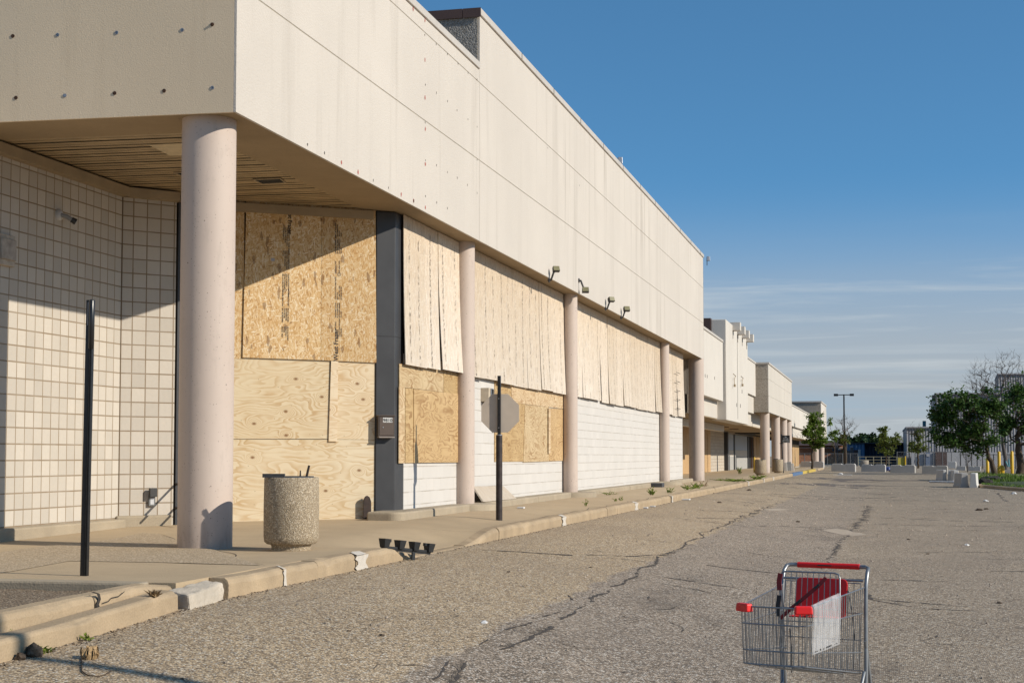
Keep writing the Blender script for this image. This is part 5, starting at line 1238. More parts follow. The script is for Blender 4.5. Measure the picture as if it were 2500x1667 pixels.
# tall sign panel with the stub beams on its top edge
mb = MB(); mb.prism([(-7.66, 69.3), (-6.98, 69.3), (-6.98, 80.4), (-7.66, 80.4)], 2.63, 7.2); mb.build('sign_panel', M['cream'], arc, .03)
bx('sign_back', -8.05, -7.665, 69.2, 80.3, 5.6, 7.26, 'coping_b', arc); bx('sign_joint', -6.98, -6.972, 74.6, 74.68, 2.8, 7.1, 'hole', arc)
for y in (72.6, 75.0, 77.4, 79.9): bx('stub_beam', -7.5, -6.62, y - .28, y + .28, 6.93 + .0 * y, 7.32, 'cream', arc, .01); bx('beam_mark', -6.98, -6.974, y - .18, y + .02, 6.55, 6.92, 'hole', arc)
for px, y0, y1 in ((1791, 912, 940), (1810, 918, 939)):
    a, b = onx(px, y0, -6.95), onx(px + 1.8, y1, -6.9); mb = MB(); mb.tube([(-6.97, a.y, a.z), (-6.88, a.y + .25, a.z - .1), (-6.9, b.y, (a.z + b.z) / 2), (-6.9, b.y, b.z)], .018, 6); mb.tube([(-6.88, b.y, b.z + .04), (-6.88, b.y, b.z - .08)], .055, 8); mb.build('old_sign_cable', M['trim'], arc)
for px, py in ((1716, 914), (1722, 916), (1727, 918), (1745, 922)):
    p = onx(px, py, -7.11); bx('anchor_hole', -7.12, -7.113, p.y - .06, p.y + .06, p.z - .08, p.z + .05, 'hole', arc)
for px, py in ((1799, 988), (1808, 990), (1812, 955)):
    p = onx(px, py, -6.97); bx('anchor_hole', -6.98, -6.973, p.y - .1, p.y + .1, p.z - .1, p.z + .08, 'hole', arc)

por = empty('stone_portico', (-6.8, 98, 0), 'pebble-stone fronted portico on round columns halfway along the mall', 'building')
for z0, z1 in ((3.48, 4.40), (4.41, 5.34), (5.35, 6.20)):
    bx('side_panel', -7.25, -6.44, 87.0, 87.3, z0, z1, 'stone', por); bx('front_panel', -6.44, -6.4, 87.0, 100.9, z0, z1, 'cream2', por); bx('front_panel', -6.44, -6.4, 100.95, 109, z0, z1, 'cream2', por)
bx('core', -8.5, -6.45, 87.31, 108.9, 3.5, 6.18, 'dark', por); bx('coping', -7.4, -6.35, 86.95, 109.05, 6.2, 6.3, 'coping', por); bx('soffit', -10.4, -6.45, 87.3, 109, 3.45, 3.5, 'soffit', por)
bx('rear_beam', -8.2, -7.5, 88, 109, 2.7, 3.45, 'cream2', por)
for x, y in ((-6.70, 88), (-6.70, 96.8), (-6.7, 104), (-6.68, 108.8)):
    mb = MB(); mb.lathe([(.27, -.1), (.27, 3.46)], x, y, 32); mb.build('column', M['column'], por)
end = empty('end_shops', (-7.5, 140, 0), 'far low shops of the mall ending in a stone corner tower with open columns', 'building')
bx('upper_fascia', -7.6, -7.1, 109.1, 158, 3.35, 4.95, 'cream', end); bx('lower_band', -7.6, -7.3, 109.1, 158, 2.56, 3.34, 'cream2', end); bx('coping', -7.7, -7.05, 109.1, 158, 4.95, 5.05, 'coping', end); bx('soffit', -9, -7.3, 109.1, 158, 2.52, 2.56, 'soffit', end)
bx('back_wall', -9.2, -8.6, 132, 158, -.1, 2.7, 'tile_blk', end); bx('roof_mass', -20, -7.62, 109, 158, 2.6, 4.9, 'dark', end)
for a, b in ((146, 149.6), (149.7, 153), (153.1, 157)): bx('board_panel', -8.6, -8.55, a, b, .0, 2.1, 'wood', end)
bx('dark_transom', -8.6, -8.54, 145, 157.5, 2.11, 2.55, 'dark', end)
bx('corner_tower', -11, -6.4, 158.1, 172, 2.75, 6.45, 'stone', end); bx('tower_front', -6.4, -6.36, 158.1, 172, 2.75, 6.4, 'cream', end); bx('tower_panel', -6.36, -6.33, 164, 171.6, 3.0, 5.8, 'cream2', end); bx('tower_coping', -11.05, -6.3, 158.0, 172.1, 6.45, 6.6, 'coping', end)
for x, y in ((-7.0, 158.8), (-6.9, 171)):
    mb = MB(); mb.lathe([(.33, -.2), (.33, 2.76)], x, y, 24); mb.build('column', M['column'], end)
# far litter bins: copies of the near one
for (px, py, lab) in ((1857, 1160, 'far litter bin with weeds round its foot in front of the arcade'), (1899.5, 1154.5, 'far litter bin beside the small black fire lane sign')):
    p = onwalk(px, py); src = bpy.data.objects['litter_bin']; c = copy_tree(src); c.location = (p.x, p.y, zwalk(p.x, p.y) - .004); c['label'] = lab
    if px == 1857: c.rotation_euler.z = R(70)
# fire lane sign
p = onwalk(1913, 1154); t = empty('fire_lane_sign', p, 'small black fire lane sign on a leaning post by the far column', 'sign')
mb = MB(); mb.tube([p, p + Vector((-.11, 0, 2.32))], .03, 8); mb.build('post', M['blk'], t)
q = p + Vector((.13, -.04, 2.02)); mb = MB(); mb.box(q.x - .26, q.x + .26, q.y - .008, q.y + .008, q.z - .22, q.z + .22); s_ = mb.build('sign_panel', M['blk'], t); mb = MB(); mb.box(q.x - .34, q.x - .12, q.y - .012, q.y + .012, q.z - .28, q.z - .235); mb.build('bracket', M['blk'], t)
for k, tx_ in enumerate(('No', 'Parking', 'Standing', 'Fire Lane')):
    Mx = Matrix(((1, 0, 0), (0, 0, -1), (0, 1, 0))).to_4x4(); Mx.translation = (q.x + .02, q.y - .012, q.z + .10 - .095 * k); text_mesh('sign_text', tx_, .10, simple('sign_letters', (.75, .74, .7), .6), Mx, s_, .0008, 'CENTER', .001)
p = onwalk(1842, 1153); mb = MB(); mb.lathe([(.06, p.z - .05), (.06, p.z + .85), (.03, p.z + .9)], p.x, p.y, 12); tag(mb.build('bollard', simple('safety_yellow', (.75, .48, .02), .5)), 'thin yellow bollard in the arcade doorway left of the far column', 'bollard')
for i, (px, w_, h, mt, lab) in enumerate(((1918, .22, .55, 'cream', 'white slab leaning at the far column foot, left one'), (1926.5, .34, .6, 'shutg', 'grey slab standing between the two white slabs'), (1935, .22, .5, 'cream', 'white slab leaning at the far column foot, right one'))):
    p = onwalk(px, 1149); mb = MB(); mb.box(p.x - w_ / 2, p.x + w_ / 2, p.y, p.y + .1, p.z - .02, p.z + h, None, .03); tag(mb.build('loose_slab', M[mt], None, .02), lab, 'slab')

# ================================================================== concrete barriers
M['bar'] = mk_conc('barrier_concrete', (.52, .50, .465), 18, .12, .35, .9); M['barw'] = mk_conc('barrier_pale', (.74, .71, .65), 18, .1, .3, .9)
def barrier(x0, x1, yt, yb, lab, depth=.6, mat='bar', notch=True, grp='concrete barriers across the lot', rot=0, zg=None):
    b = onasph((x0 + x1) / 2, yb); sc_ = FPX / (b - EYE).dot(FWD); w_ = (x1 - x0) / sc_; h = (yb - yt) / sc_; c = w_ * .045
    pr = [(-w_ / 2, 0), (w_ / 2, 0), (w_ / 2, h * .86), (w_ / 2 - c, h)]
    pr += [(w_ * .09, h), (w_ * .06, h * .9), (-w_ * .06, h * .9), (-w_ * .09, h)] if notch else []
    pr += [(-w_ / 2 + c, h), (-w_ / 2, h * .86)]
    k = len(pr); mb = MB(); vs = [(x, -depth / 2, z) for x, z in pr] + [(x, depth / 2, z) for x, z in pr]
    mb.add(vs, [tuple(range(k)), tuple(range(2 * k - 1, k - 1, -1))] + [(i, k + i, k + (i + 1) % k, (i + 1) % k) for i in range(k)])
    o = mb.build('concrete_barrier', M[mat], None, .03); o.location = (b.x, b.y + depth / 2, zasph(b.x, b.y) - .03); o.rotation_euler.z = R(-6 + rot); return tag(o, lab, 'barrier', grp)
Z3 = lambda x0, x1, a, b: (1900 + x0 / 5.226, 1900 + x1 / 5.226, 900 + a / 5.226, 900 + b / 5.226)
Z4 = lambda x0, x1, a, b: (2200 + x0 / 4.237, 2200 + x1 / 4.237, 850 + a / 4.237, 850 + b / 4.237)
for i, (q, lab, mt) in enumerate([(Z3(288, 580, 1177, 1272), 'leftmost front barrier, standing on the sidewalk below the young tree', 'bar'), (Z3(684, 985, 1204, 1312), 'front barrier right of the yellow kerb end, under the bare tree', 'bar'), (Z3(1067, 1368, 1214, 1315), 'middle front barrier with dirt and a blue scrap at its right end', 'bar'), (Z3(1436, 1746, 1222, 1328), 'front barrier right of the blue scrap', 'bar'),
        (Z4(225, 480, 1208, 1300), 'rightmost front barrier behind the standing concrete blocks', 'bar'), (Z3(1275, 1490, 1170, 1214), 'back barrier behind the middle one, under the small green tree', 'barw'), (Z3(1548, 1755, 1172, 1228), 'pale back barrier left of the small tree box', 'barw'), (Z4(212, 360, 1166, 1212), 'pale back barrier with a dark notch, left half of the white pair', 'barw'), (Z4(385, 480, 1166, 1212), 'pale back barrier, right half of the white pair', 'barw'), (Z4(492, 570, 1168, 1240), 'white block standing end on behind the cluster', 'barw'), (Z4(575, 670, 1216, 1262), 'grey back block between white block and tree, left one', 'bar'), (Z4(700, 822, 1216, 1268), 'grey back block with a white right end, left of the yellow bollards', 'bar'), (Z3(990, 1060, 1168, 1215), 'low tan barrier left of the round planter', 'bar'), (Z3(1135, 1188, 1168, 1212), 'barrier end just right of the round planter', 'barw'), (Z3(690, 740, 1166, 1210), 'low barrier behind the bicycle hoops', 'bar')]):
    barrier(*q, lab, .55, mt, i not in (9, 10, 12, 13, 14))
# end-on blocks by the island
def endblock(x0, x1, yt, yb, lab, rot, mat='barw', L=1.9):
    b = onasph((x0 + x1) / 2, yb); sc_ = FPX / (b - EYE).dot(FWD); w_ = (x1 - x0) / sc_; h = (yb - yt) / sc_
    pr = [(-w_ / 2, 0), (w_ / 2, 0), (w_ / 2, h * .12), (w_ * .40, h * .3), (w_ * .34, h), (-w_ * .34, h), (-w_ * .40, h * .3), (-w_ / 2, h * .12)]
    k = len(pr); mb = MB(); vs = [(x, 0, z) for x, z in pr] + [(x, L, z) for x, z in pr]
    mb.add(vs, [tuple(range(k)), tuple(range(2 * k - 1, k - 1, -1))] + [(i, k + i, k + (i + 1) % k, (i + 1) % k) for i in range(k)])
    o = mb.build('concrete_block', M[mat], None, .03); o.location = (b.x, b.y, zasph(b.x, b.y) - .02); o.rotation_euler.z = R(rot); tag(o, lab, 'barrier', 'barriers seen end on')
endblock(2344, 2366, 1154, 1190, 'nearest concrete block seen end on at the island tip, left of its pair', 8, 'bar'); endblock(2367, 2386, 1154, 1190.5, 'concrete block seen end on touching the island kerb, right of its pair', -6)
endblock(2301, 2312, 1146, 1174, 'thin end of a broken block at the left of the cluster', 10); endblock(2313, 2325, 1147, 1175, 'second end-on block from the left of the cluster', -5); endblock(2326, 2343, 1147, 1177, 'end-on block in the middle of the cluster', 4)
a, b = onasph(2269, 1177.5), onasph(2343, 1179); mb = MB(); mb.tube([a + Vector((0, 0, .05)), b + Vector((0, 0, .05))], .05, 8); tag(mb.build('white_pole', M['paper']), 'long white pole lying on the asphalt before the end-on blocks', 'pole')
q = onasph(2168, 1148.5); lump('blue_scrap', 2167, 1148.5, .32, simple('blue_tarp', (.03, .06, .22), .5), 'crumpled blue scrap between two front barriers', 'litter', 91, onasph, .8)
for i, (px, py, r) in enumerate(((2140, 1150, .22), (2152, 1150.5, .3), (2160, 1151, .2), (2176, 1151, .22), (2184, 1152, .18))): lump('dirt_heap', px, py, r, M['dirt'], 'small heap of dirt at the foot of the middle barrier, ' + ('leftmost', 'largest', 'left of the blue scrap', 'right of the blue scrap', 'rightmost')[i], 'dirt', 100 + i, onasph, .35)
p = onasph(2110, 1139.5); sc_ = FPX / (p - EYE).dot(FWD); mb = MB(); mb.lathe([(.46, p.z - .05), (.50, p.z + .5), (.50, p.z + .75), (.42, p.z + .75), (.40, p.z + .6)], p.x, p.y + .5, 28); tag(mb.build('round_planter', M['stone']), 'round stone planter tub in the row of back barriers', 'planter')
t = empty('bike_rack', onasph(2066, 1135), 'dark bicycle hoops in front of the bare tree', 'bike rack')
for k in range(5):
    p = onasph(2042 + 12 * k, 1134); mb = MB(); mb.tube([(p.x, p.y, p.z), (p.x, p.y, p.z + .85)] + [(p.x + .22 - .22 * math.cos(R(30 * j)), p.y, p.z + .85 + .2 * math.sin(R(30 * j))) for j in range(7)] + [(p.x + .44, p.y, p.z)], .03, 6); mb.build('hoop', M['blk'], t)

# ================================================================== trees
M['bark'] = simple('bark', (.085, .062, .042), .95, 0, .4, 12, .3, .5); M['barkg'] = simple('grey_twig', (.11, .095, .085), .95, 0, .3, 12)
M['leafA'] = mk_leaf('leaf_bright', (.11, .18, .025), .35); M['leafB'] = mk_leaf('leaf_dark', (.048, .10, .02), .25); M['leafC'] = mk_leaf('leaf_olive', (.12, .155, .03), .3); M['leafD'] = mk_leaf('leaf_far', (.026, .055, .02), .12)
def tree(base, lab, blobs, trunk_top, tr, leaf, leaf_n, leaf_s, seed, nodes=70, bare=0, bareblobs=(), group=None, name='tree', trunk_mat='bark'):
    """space-filling skeleton: nodes scattered through the crown blobs, each joined to its nearest inner node"""
    r = random.Random(seed); base = Vector(base); T = Vector(trunk_top); t = empty(name, base, lab, 'tree', group)
    pts = []
    for (c, rad, wgt) in list(blobs) + list(bareblobs):
        for _ in range(int(nodes * wgt)):
            while True:
                d = Vector((r.uniform(-1, 1), r.uniform(-1, 1), r.uniform(-1, 1)))
                if d.length < 1: break
            d = d * (.35 + .65 * d.length ** .3) if d.length > .2 else d
            pts.append(Vector(c) + Vector((d.x * rad[0], d.y * rad[1], d.z * rad[2])))
    pts.sort(key=lambda p: (p - T).length)
    N = [T]; par = [-1]
    for p in pts:
        best = min(range(len(N)), key=lambda i: (N[i] - p).length + .35 * (N[i] - T).length + (.6 if N[i].z > p.z else 0))
        N.append(p); par.append(best)
    w_ = [0.0] * len(N)
    for i in range(len(N) - 1, 0, -1): w_[i] += 1; w_[par[i]] += w_[i]
    mx_ = max(1, w_[0]); rad_ = [max(tr * .05, tr * .8 * (w / mx_) ** .5) for w in w_]
    mb = MB(); n = 5; mids = [base.lerp(T, k / n) + Vector((r.uniform(-1, 1), r.uniform(-1, 1), 0)) * tr * .5 * (0 < k < n) for k in range(n + 1)]
    mb.tube([mids[0] - Vector((0, 0, .2))] + mids, [tr * 1.35] + [tr * (1.15 - .35 * k / n) for k in range(n + 1)], 9)
    for i in range(1, len(N)):
        a, b = N[par[i]], N[i]; m = a.lerp(b, .5) + Vector((r.uniform(-1, 1), r.uniform(-1, 1), r.uniform(-.2, 1))) * (b - a).length * .12
        mb.tube([a, m, b], [rad_[par[i]] * .9 if par[i] else rad_[i] * 1.1, rad_[i] * 1.05, rad_[i] * .8], 5, False)
        if bare and r.random() < bare:
            for _ in range(3):
                e = (b - a).normalized() + Vector((r.uniform(-1, 1), r.uniform(-1, 1), r.uniform(-.3, 1))) * .8; l = r.uniform(.35, .9) * (b - a).length ** .5 * .8
                mb.tube([b, b + e * l * .5, b + e * l + Vector((0, 0, .1 * l))], [tr * .05, tr * .04, tr * .02], 4, False)
    mb.build('trunk', M[trunk_mat], t)
    if leaf_n:
        mb = MB(); ends = [N[i] for i in range(1, len(N)) if i <= sum(int(nodes * b[2]) for b in blobs) or True]
        nb = []
        for p in ends:
            for (c, rad, wgt) in blobs:
                q = p - Vector(c); 
                if (q.x / rad[0]) ** 2 + (q.y / rad[1]) ** 2 + (q.z / rad[2]) ** 2 < 1.1: nb.append(p); break
        sp = .55 * (sum(b[1][0] for b in blobs) / len(blobs)) * .5
        for k in range(leaf_n):
            c = r.choice(nb) + Vector((r.gauss(0, 1), r.gauss(0, 1), r.gauss(0, .8))) * sp * .6
            if mnoise.noise(c * 1.3 / sp * .35 + Vector((seed, 0, 0))) < -.02: continue
            s_ = leaf_s * r.uniform(.6, 1.3); e = Vector((r.gauss(0, 1), r.gauss(0, 1), r.gauss(-.3, .7))).normalized(); f_ = e.cross(Vector((r.gauss(0, .5), r.gauss(0, .5), 1))).normalized()
            up = f_.cross(e) * s_ * .12
            mb.add([c, c + e * s_ * .5 + f_ * s_ * .36 + up, c + e * s_, c + e * s_ * .5 - f_ * s_ * .36 + up], [(0, 1, 2), (0, 2, 3)])
        mb.build('crown', M[leaf], t)
    return t
def at(px, py, zc): d = ray(px, py); return EYE + d * zc
G = 'young trees by the barriers'
def blob(px, py, hx, hy, zc, w=1, deep=1.0): s_ = FPX / zc; return (at(px, py, zc), (hx / s_, hx / s_ * deep, hy / s_), w)
def gnd(px, zc): p = at(px, 1113, zc); return Vector((p.x, p.y, zasph(p.x, p.y) if p.x > KX else .0))
z = 122; tree(gnd(1982, z), 'bright green young tree in front of the far end of the mall', [blob(1992, 1043, 27, 40, z, 1), blob(2000, 1075, 22, 22, z, .4), blob(1974, 1066, 14, 20, z, .25)], at(1983, 1100, z), .085, 'leafA', 5200, .19, 3, 60, .15, [blob(1945, 1062, 20, 14, z, .12)], G)
z = 138; tree(gnd(2040, z), 'thin sparse green sapling between the bright tree and the lamp post', [blob(2034, 1066, 12, 22, z, .7), blob(2026, 1030, 5, 12, z, .2)], at(2038, 1095, z), .05, 'leafA', 900, .22, 5, 40, .2, (), G)
z = 146; tree(gnd(2064, z), 'nearly bare dead tree beside the lamp post', [blob(2062, 1072, 12, 22, z, .3)], at(2064, 1078, z), .12, 'leafC', 500, .2, 8, 60, .9, [blob(2064, 1040, 30, 24, z, 1), blob(2050, 1060, 24, 16, z, .3)], G)
z = 150; tree(gnd(2163, z), 'small loose green tree behind the middle barriers', [blob(2166, 1084, 28, 26, z, 1), blob(2158, 1050, 10, 18, z, .3), blob(2190, 1070, 12, 14, z, .25)], at(2163, 1108, z), .08, 'leafC', 3600, .22, 13, 60, .25, (), G)
z = 158; tree(gnd(2241, z), 'half-dead small tree with bare upper twigs growing from a low box', [blob(2241, 1090, 27, 16, z, 1), blob(2245, 1062, 12, 16, z, .25)], at(2241, 1108, z), .10, 'leafC', 2300, .22, 17, 60, .6, [blob(2236, 1050, 26, 18, z, .6), blob(2214, 1052, 16, 8, z, .15)], G)
z = 104; tree(gnd(2429, z), 'large dark leafy tree leaning left on the grass island', [blob(2362, 1010, 66, 46, z, 1, .8), blob(2320, 1060, 50, 36, z, .6, .8), blob(2390, 1070, 48, 38, z, .6, .8), blob(2330, 975, 48, 22, z, .4), blob(2420, 985, 40, 40, z, .5, .8), blob(2290, 1010, 22, 30, z, .25)], at(2412, 1106, z), .17, 'leafB', 15000, .24, 23, 130, .2)
z = 108; tree(gnd(2489, z), 'large tree at the right edge with a straight trunk and low branches', [blob(2510, 990, 70, 70, z, 1, .8), blob(2470, 1040, 34, 34, z, .5, .8), blob(2560, 1040, 60, 50, z, .6)], at(2487, 1085, z), .26, 'leafB', 11000, .24, 29, 90, .2)
z = 118; tree(gnd(2455, z), 'bare branched tree rising above the dark leafy trees', [], at(2440, 985, z), .14, 'leafB', 0, .2, 31, 150, 1.0, [blob(2410, 930, 56, 50, z, 1), blob(2470, 905, 44, 50, z, .7), blob(2378, 955, 30, 30, z, .3)], None, 'tree', 'barkg')
z = 122; tree(gnd(2362, z), 'small bare shrub in front of the ribbed factory wall', [], at(2362, 1132, z), .05, 'leafB', 0, .2, 37, 60, 1.0, [blob(2362, 1113, 14, 16, z, 1)], None, 'shrub', 'barkg')
FT = 'trees on the skyline behind the yard'
for i, (px, py, hx, hy, zc, lab) in enumerate([(2092, 1078, 22, 20, 255, 'dark skyline tree behind the blue container, left one'), (2126, 1078, 20, 17, 265, 'rounded green skyline tree in the middle of the group'), (2111, 1074, 11, 14, 270, 'small pointed skyline tree between the two larger ones'), (2150, 1080, 14, 18, 275, 'brownish low skyline tree at the right of the group'), (2058, 1085, 14, 18, 250, 'low dark skyline tree behind the lamp post')]):
    tree(gnd(px, zc), lab, [blob(px, py, hx, hy, zc, 1)], at(px, py + hy * .7, zc), .25, 'leafD' if i != 3 else 'leafC', 2600, .6, 60 + i, 40, 0, (), FT)
# ================================================================== grass island
ia = [onasph(*q) for q in [(2392, 1190), (2420, 1192.5), (2460, 1196), (2500, 1199), (2560, 1204)]]
ol = [(p.x, p.y) for p in ia] + [(16, 66), (22, 90), (18, 128), (6.4, 128), (5.0, 100)]
zi = -.60; mb = MB(); mb.prism(ol, zi - .3, zi + .14); struct(mb.build('island_kerb', M['kerb'], None, .05))
cx_, cy_ = sum(p[0] for p in ol) / len(ol), sum(p[1] for p in ol) / len(ol); inn = [(cx_ + (x - cx_) * .965, cy_ + (y - cy_) * .965) for x, y in ol]
n = len(inn); mb = MB(); vs = [(x, y, zi + .145) for x, y in inn] + [(cx_ + (x - cx_) * .6, cy_ + (y - cy_) * .6, zi + .24) for x, y in inn]
mb.add(vs, [(i, (i + 1) % n, n + (i + 1) % n, n + i) for i in range(n)] + [tuple(range(n, 2 * n))]); struct(mb.build('grass_ground', simple('grass_soil', (.05, .065, .02), .95, 0, .3, 2)))
def inside(x, y, P):
    c = False
    for i in range(len(P)):
        (x1, y1), (x2, y2) = P[i], P[i - 1]
        if (y1 > y) != (y2 > y) and x < (x2 - x1) * (y - y1) / (y2 - y1) + x1: c = not c
    return c
mb = MB(); rr = random.Random(4); k = 0
while k < 16000:
    x, y = rr.uniform(3, 14), 64 + 62 * rr.random() ** 1.7
    if not inside(x, y, inn): continue
    k += 1; tall = mnoise.noise(Vector((x * .5, y * .12, 2))); h = (.07 + max(0, tall) * .35 * (y > 74) + (.15 if y > 86 else 0)) * rr.uniform(.5, 1.3); a = rr.uniform(0, 6.28); s_ = .03 + .02 * rr.random()
    mb.sheet([(x - s_ * math.cos(a), y - s_ * math.sin(a), zi + .14), (x + s_ * math.cos(a), y + s_ * math.sin(a), zi + .14), (x + rr.gauss(0, .08), y + rr.gauss(0, .08), zi + .16 + h)])
tag(stuff(mb.build('island_grass', mk_leaf('island_green', (.085, .15, .02)))), 'bright uncut grass and weeds covering the island under the trees', 'grass')
for i, (px, py, r) in enumerate(((2420, 1176, .55), (2446, 1174, .35), (2404, 1180, .4))): lump('dead_brush', px, py, r, simple('dark_brush', (.03, .026, .02), .95, 0, .5, 8), 'dark heap of dead brush on the island grass, ' + ('largest', 'right one', 'nearest the kerb')[i], 'brush', 130 + i, lambda a, b: onz(a, b, -.45), .5)
# yellow bollards and the things behind the island
M['yel'] = simple('bollard_yellow', (.80, .50, .015), .45, 0, .08, 6); M['teal'] = simple('teal_plastic', (.10, .30, .34), .5)
for (px, yt, yb, lab) in ((2411, 1117, 1147, 'left yellow bollard, partly behind the leaning trunk'), (2439.5, 1102, 1148, 'middle yellow bollard with a yellow cap at its foot'), (2471, 1101, 1148, 'right yellow bollard beside the straight trunk')):
    zc = 112; b, t_ = at(px, yb, zc), at(px, yt, zc); mb = MB(); mb.lathe([(.115, b.z - .5), (.115, t_.z - .06), (.08, t_.z), (.01, t_.z + .02)], b.x, b.y, 16); tag(mb.build('bollard', M['yel']), lab, 'bollard', 'yellow bollards')
p = at(2446, 1143, 110); mb = MB(); mb.lathe([(.17, p.z - .5), (.19, p.z - .1), (.22, p.z + .02), (.16, p.z + .16), (.05, p.z + .24)], p.x, p.y, 14); mb.lathe([(.12, p.z - .5), (.14, p.z + .0), (.09, p.z + .08)], p.x - .2, p.y - .1, 12); tag(mb.build('hydrant', M['yel']), 'lumpy yellow hydrant at the foot of the middle bollard', 'hydrant')
for (a, b, lab) in (((2444, 1100), (2461, 1139), 'slanting guy wire with a teal guard, left one'), ((2458, 1085), (2464, 1139), 'steep guy wire with a teal guard, right one')):
    A, B = at(*a, 116), at(*b, 116); t = empty('guy_wire', B, lab, 'guy wire', 'guy wires'); mb = MB(); mb.tube([A, B], .02, 6); mb.build('wire', M['blk'], t); mb = MB(); mb.tube([A.lerp(B, .66), B], .06, 8); mb.build('guard', M['teal'], t)
bx('low_wall', at(2404, 1140, 114).x, at(2490, 1140, 114).x, at(2404, 1140, 114).y, at(2404, 1140, 114).y + .6, -1, at(2404, 1147, 114).z + .02, 'bar', None)
tag(bpy.data.objects['low_wall'], 'low concrete wall behind the yellow bollards', 'wall')

# ================================================================== far yard
M['rib'] = ribbed('ribbed_metal', (.30, .30, .315), .36, YAW * 57.3, .42); M['ribw'] = simple('pale_metal', (.36, .36, .37), .6); M['blue1'] = ribbed('lit_blue_metal', (.09, .19, .33), .5, 14, .15); M['blue2'] = ribbed('shaded_blue_metal', (.035, .06, .11), .5, 14, .2)
M['brick'] = simple('orange_brick', (.36, .15, .07), .85, 0, .2, 2); M['roofb'] = simple('brown_roof', (.07, .04, .035), .9, 0, .2, 2); M['wgl'] = simple('window_dark', (.05, .06, .08), .2)
def fbox(name, x0, x1, yt, zc, depth, mat, par=None, zb=-1.0, yb=None):
    a, b = at(x0, 1113, zc), at(x1, 1113, zc); w_ = (b - a).length; top = at(x0, yt, zc).z; bot = at(x0, yb, zc).z if yb else zb
    rt = math.atan2(b.y - a.y, b.x - a.x); sk = math.tan(math.atan((x0 - 1250) / FPX)) * depth
    sx_ = max(0, sk * .93); Mx = Matrix.Translation((a.x, a.y, 0)) @ Matrix.Rotation(rt, 4, 'Z'); mb = MB(); mb.prism([(0, 0), (w_, 0), (w_ + sx_, depth), (sx_, depth)], bot, top, Mx); return mb.build(name, M[mat] if isinstance(mat, str) else mat, par)
fac = empty('factory', gnd(2420, 200), 'grey ribbed metal factory behind the trees on the right', 'building')
fbox('main_hall', 2286, 2640, 961, 200, 40, 'rib', fac); fbox('parapet', 2284, 2640, 958.5, 199.7, 40.5, 'ribw', fac, yb=961.5); fbox('lower_wing', 2214, 2284, 1043, 196, 30, 'rib', fac); fbox('wing_roof', 2212.5, 2285, 1041, 195.7, 30, 'ribw', fac, yb=1044)
fbox('upper_block', 2439, 2600, 912, 215, 20, 'rib', fac, 5); fbox('upper_parapet', 2438, 2600, 910, 214.7, 20, 'ribw', fac, yb=913); fbox('base_wall', 2225, 2640, 1104, 194, 1.5, 'ribw', fac); fbox('loading_door', 2284, 2312, 1102, 193.6, .3, 'roofb', fac)
d_ = fbox('door', 2260, 2271, 1103, 193.5, .3, simple('door_blue', (.12, .16, .24), .5), fac); fbox('door_window', 2262, 2269.5, 1107, 193.4, .1, 'ribw', d_, yb=1114)
fbox('roof_vent', 2254, 2262, 1027, 205, 2, 'teal', fac, 4); fbox('roof_flue', 2468, 2471.5, 934, 198, 1, 'zinc', fac, 8); fbox('roof_unit', 2400, 2413, 942, 212, 3, 'steel', fac, 8); fbox('roof_pipe', 2387, 2388.5, 925, 201, .3, 'steel', fac, 8)
p = at(2282, 970, 199); mb = MB(); mb.box(p.x - .35, p.x + .1, p.y - .4, p.y + .2, p.z - .3, p.z + .3); mb.build('wall_light', M['flood'], fac, .05)
con = empty('blue_shed', gnd(2140, 222), 'long low blue metal shed behind the rail fence', 'shed'); fbox('lit_end', 2070, 2111, 1083, 222, 10, 'blue1', con); fbox('long_side', 2111.2, 2206, 1081, 224, 10, 'blue2', con); fbox('dark_opening', 2206, 2226, 1082, 223, 10, 'dark', con); fbox('roof_edge', 2069, 2207, 1080, 221.7, 10, 'steel', con, yb=1082.5)  # sunlit end and shaded side are put into two blues
fbox('silo_panel', 2175, 2225, 1066, 260, 5, 'ribw', con)
brk = empty('brick_house', gnd(2000, 235), 'low orange brick house with a brown roof seen past the mall end', 'building'); fbox('wall', 1940, 2058, 1086, 235, 10, 'brick', brk)
a, b = at(1938, 1087, 234.5), at(2060, 1087, 234.5); Mx = Matrix.Translation((a.x, a.y, 0)) @ Matrix.Rotation(YAW, 4, 'Z'); w_ = (b - a).length; zt_ = a.z; mb = MB()
mb.add([Mx @ Vector(v) for v in [(0, -.5, zt_), (w_, -.5, zt_), (w_ - 2, 5, zt_ + 1.0), (2, 5, zt_ + 1.0), (0, 11, zt_), (w_, 11, zt_)]], [(0, 1, 2, 3), (3, 2, 5, 4), (0, 3, 4), (1, 5, 2), (0, 4, 5, 1)]); mb.build('roof', M['roofb'], brk)
fbox('string_course', 1940, 2058, 1092, 234.8, .3, 'cream', brk, yb=1093.2)
for x0 in (2032, 2046): w__ = fbox('window', x0, x0 + 6, 1095, 234.7, .2, 'ribw', brk, yb=1101); fbox('pane', x0 + .6, x0 + 5.4, 1095.6, 234.55, .1, 'wgl', w__, yb=1100.4)
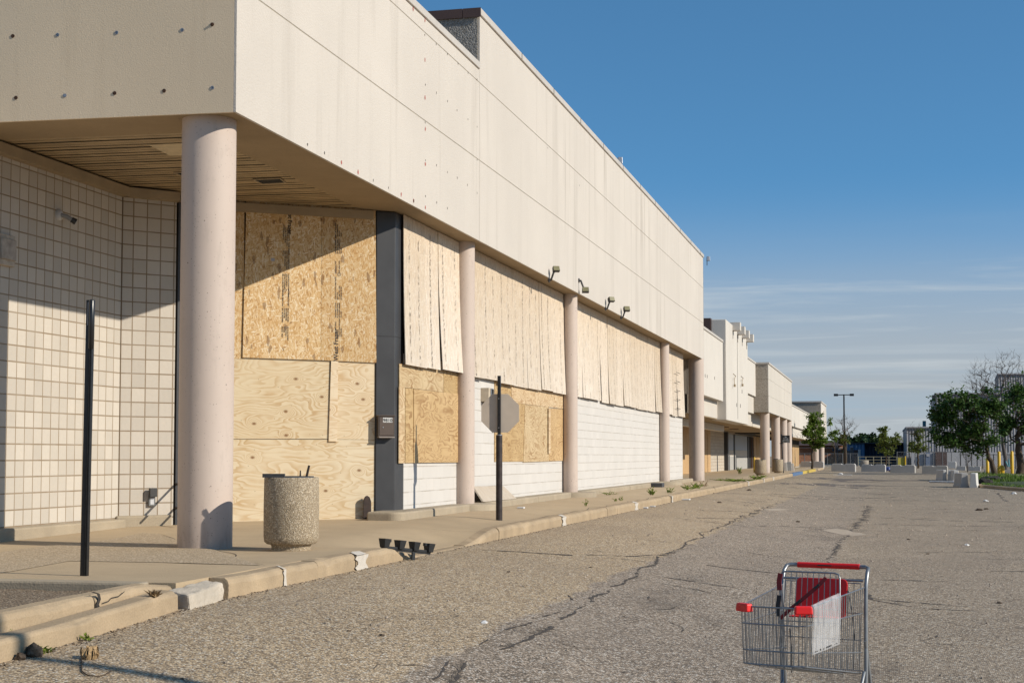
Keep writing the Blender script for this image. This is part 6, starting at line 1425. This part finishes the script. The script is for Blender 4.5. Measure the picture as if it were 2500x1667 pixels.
# fences
def fence(name, lab, x0, x1, zc, zs, nposts, mat, wires=0, top=None, cat='fence'):
    A, B = at(x0, 1113, zc), at(x1, 1113, zc); t = empty(name, (A.x, A.y, -.4), lab, cat)
    for i in range(nposts):
        p = A.lerp(B, i / (nposts - 1)); mb = MB(); mb.tube([(p.x, p.y, -.6), (p.x, p.y, zs[-1] + .05)], .05, 6); mb.build('post', M[mat], t)
    for z_ in zs: mb = MB(); mb.tube([(A.x, A.y, z_), (B.x, B.y, z_)], .035, 6); mb.build('rail', M[mat], t)
    if wires:
        mb = MB(); L = (B - A).length; n_ = int(L / .16)
        for i in range(n_):
            p = A.lerp(B, i / n_); q = A.lerp(B, min(1, (i + 6) / n_)); mb.tube([(p.x, p.y, zs[0]), (q.x, q.y, zs[-1])], .006, 3, False); mb.tube([(q.x, q.y, zs[0]), (p.x, p.y, zs[-1])], .006, 3, False)
        mb.build('wire_mesh', M[mat], t)
M['galv'] = simple('old_galvanised', (.13, .135, .14), .6); M['rail'] = simple('weathered_rail', (.33, .30, .20), .8)
fence('rail_fence', 'three-rail pale fence in front of the blue shed', 2095, 2226, 195, [.15, .52, .90], 8, 'rail'); fence('chain_link_fence', 'chain-link fence crossing behind the mall end and the lamp post', 1945, 2094, 185, [-.2, 1.3], 9, 'galv', 1); fence('chain_link_fence', 'chain-link fence in front of the factory base wall', 2190, 2345, 188, [-.2, 1.5], 8, 'galv', 1); fence('picket_fence', 'dark thin fence at the far right behind the bollards', 2345, 2520, 150, [-.3, 1.15], 14, 'blk', 1)
t = empty('yellow_skip', gnd(2205, 186), 'faded yellow skip standing by the rail fence', 'skip'); fbox('body', 2192, 2211, 1117, 186, 1.2, simple('dull_yellow', (.42, .36, .05), .7), t); fbox('end_post', 2209.5, 2212, 1113, 185.8, .2, 'yel', t)
t = empty('transformer', gnd(2090, 205), 'dark electrical plant with pale insulators behind the bicycle hoops', 'electrical plant')
for (x0, x1, yt, mt) in ((2076, 2084, 1092, 'steel'), (2085, 2094, 1098, 'roofb'), (2095, 2101, 1097, 'shutg'), (2068, 2075, 1100, 'steel')): fbox('cabinet', x0, x1, yt, 205, 2, mt, t)
for x0 in (2077, 2080, 2091): fbox('insulator', x0, x0 + 1.6, 1088, 205, .3, 'ribw', t, yb=1092)
t = empty('pipe_tower', gnd(2042, 215), 'dark blue steel pipe stack by the brick house', 'tower')
for x0 in (2039, 2043.5): fbox('pipe', x0, x0 + 3, 1077, 215, .3, 'steel', t)
fbox('top_plate', 2037, 2049, 1075, 215, .6, 'steel', t, yb=1077.5)
q = gnd(2062, 165); lp = lamp_post((q.x, q.y, q.z), at(2055, 962, 165).z - q.z, 'tall dark twin-head lamp post standing behind the far barriers', .62, .11)
bpy.context.view_layer.update()
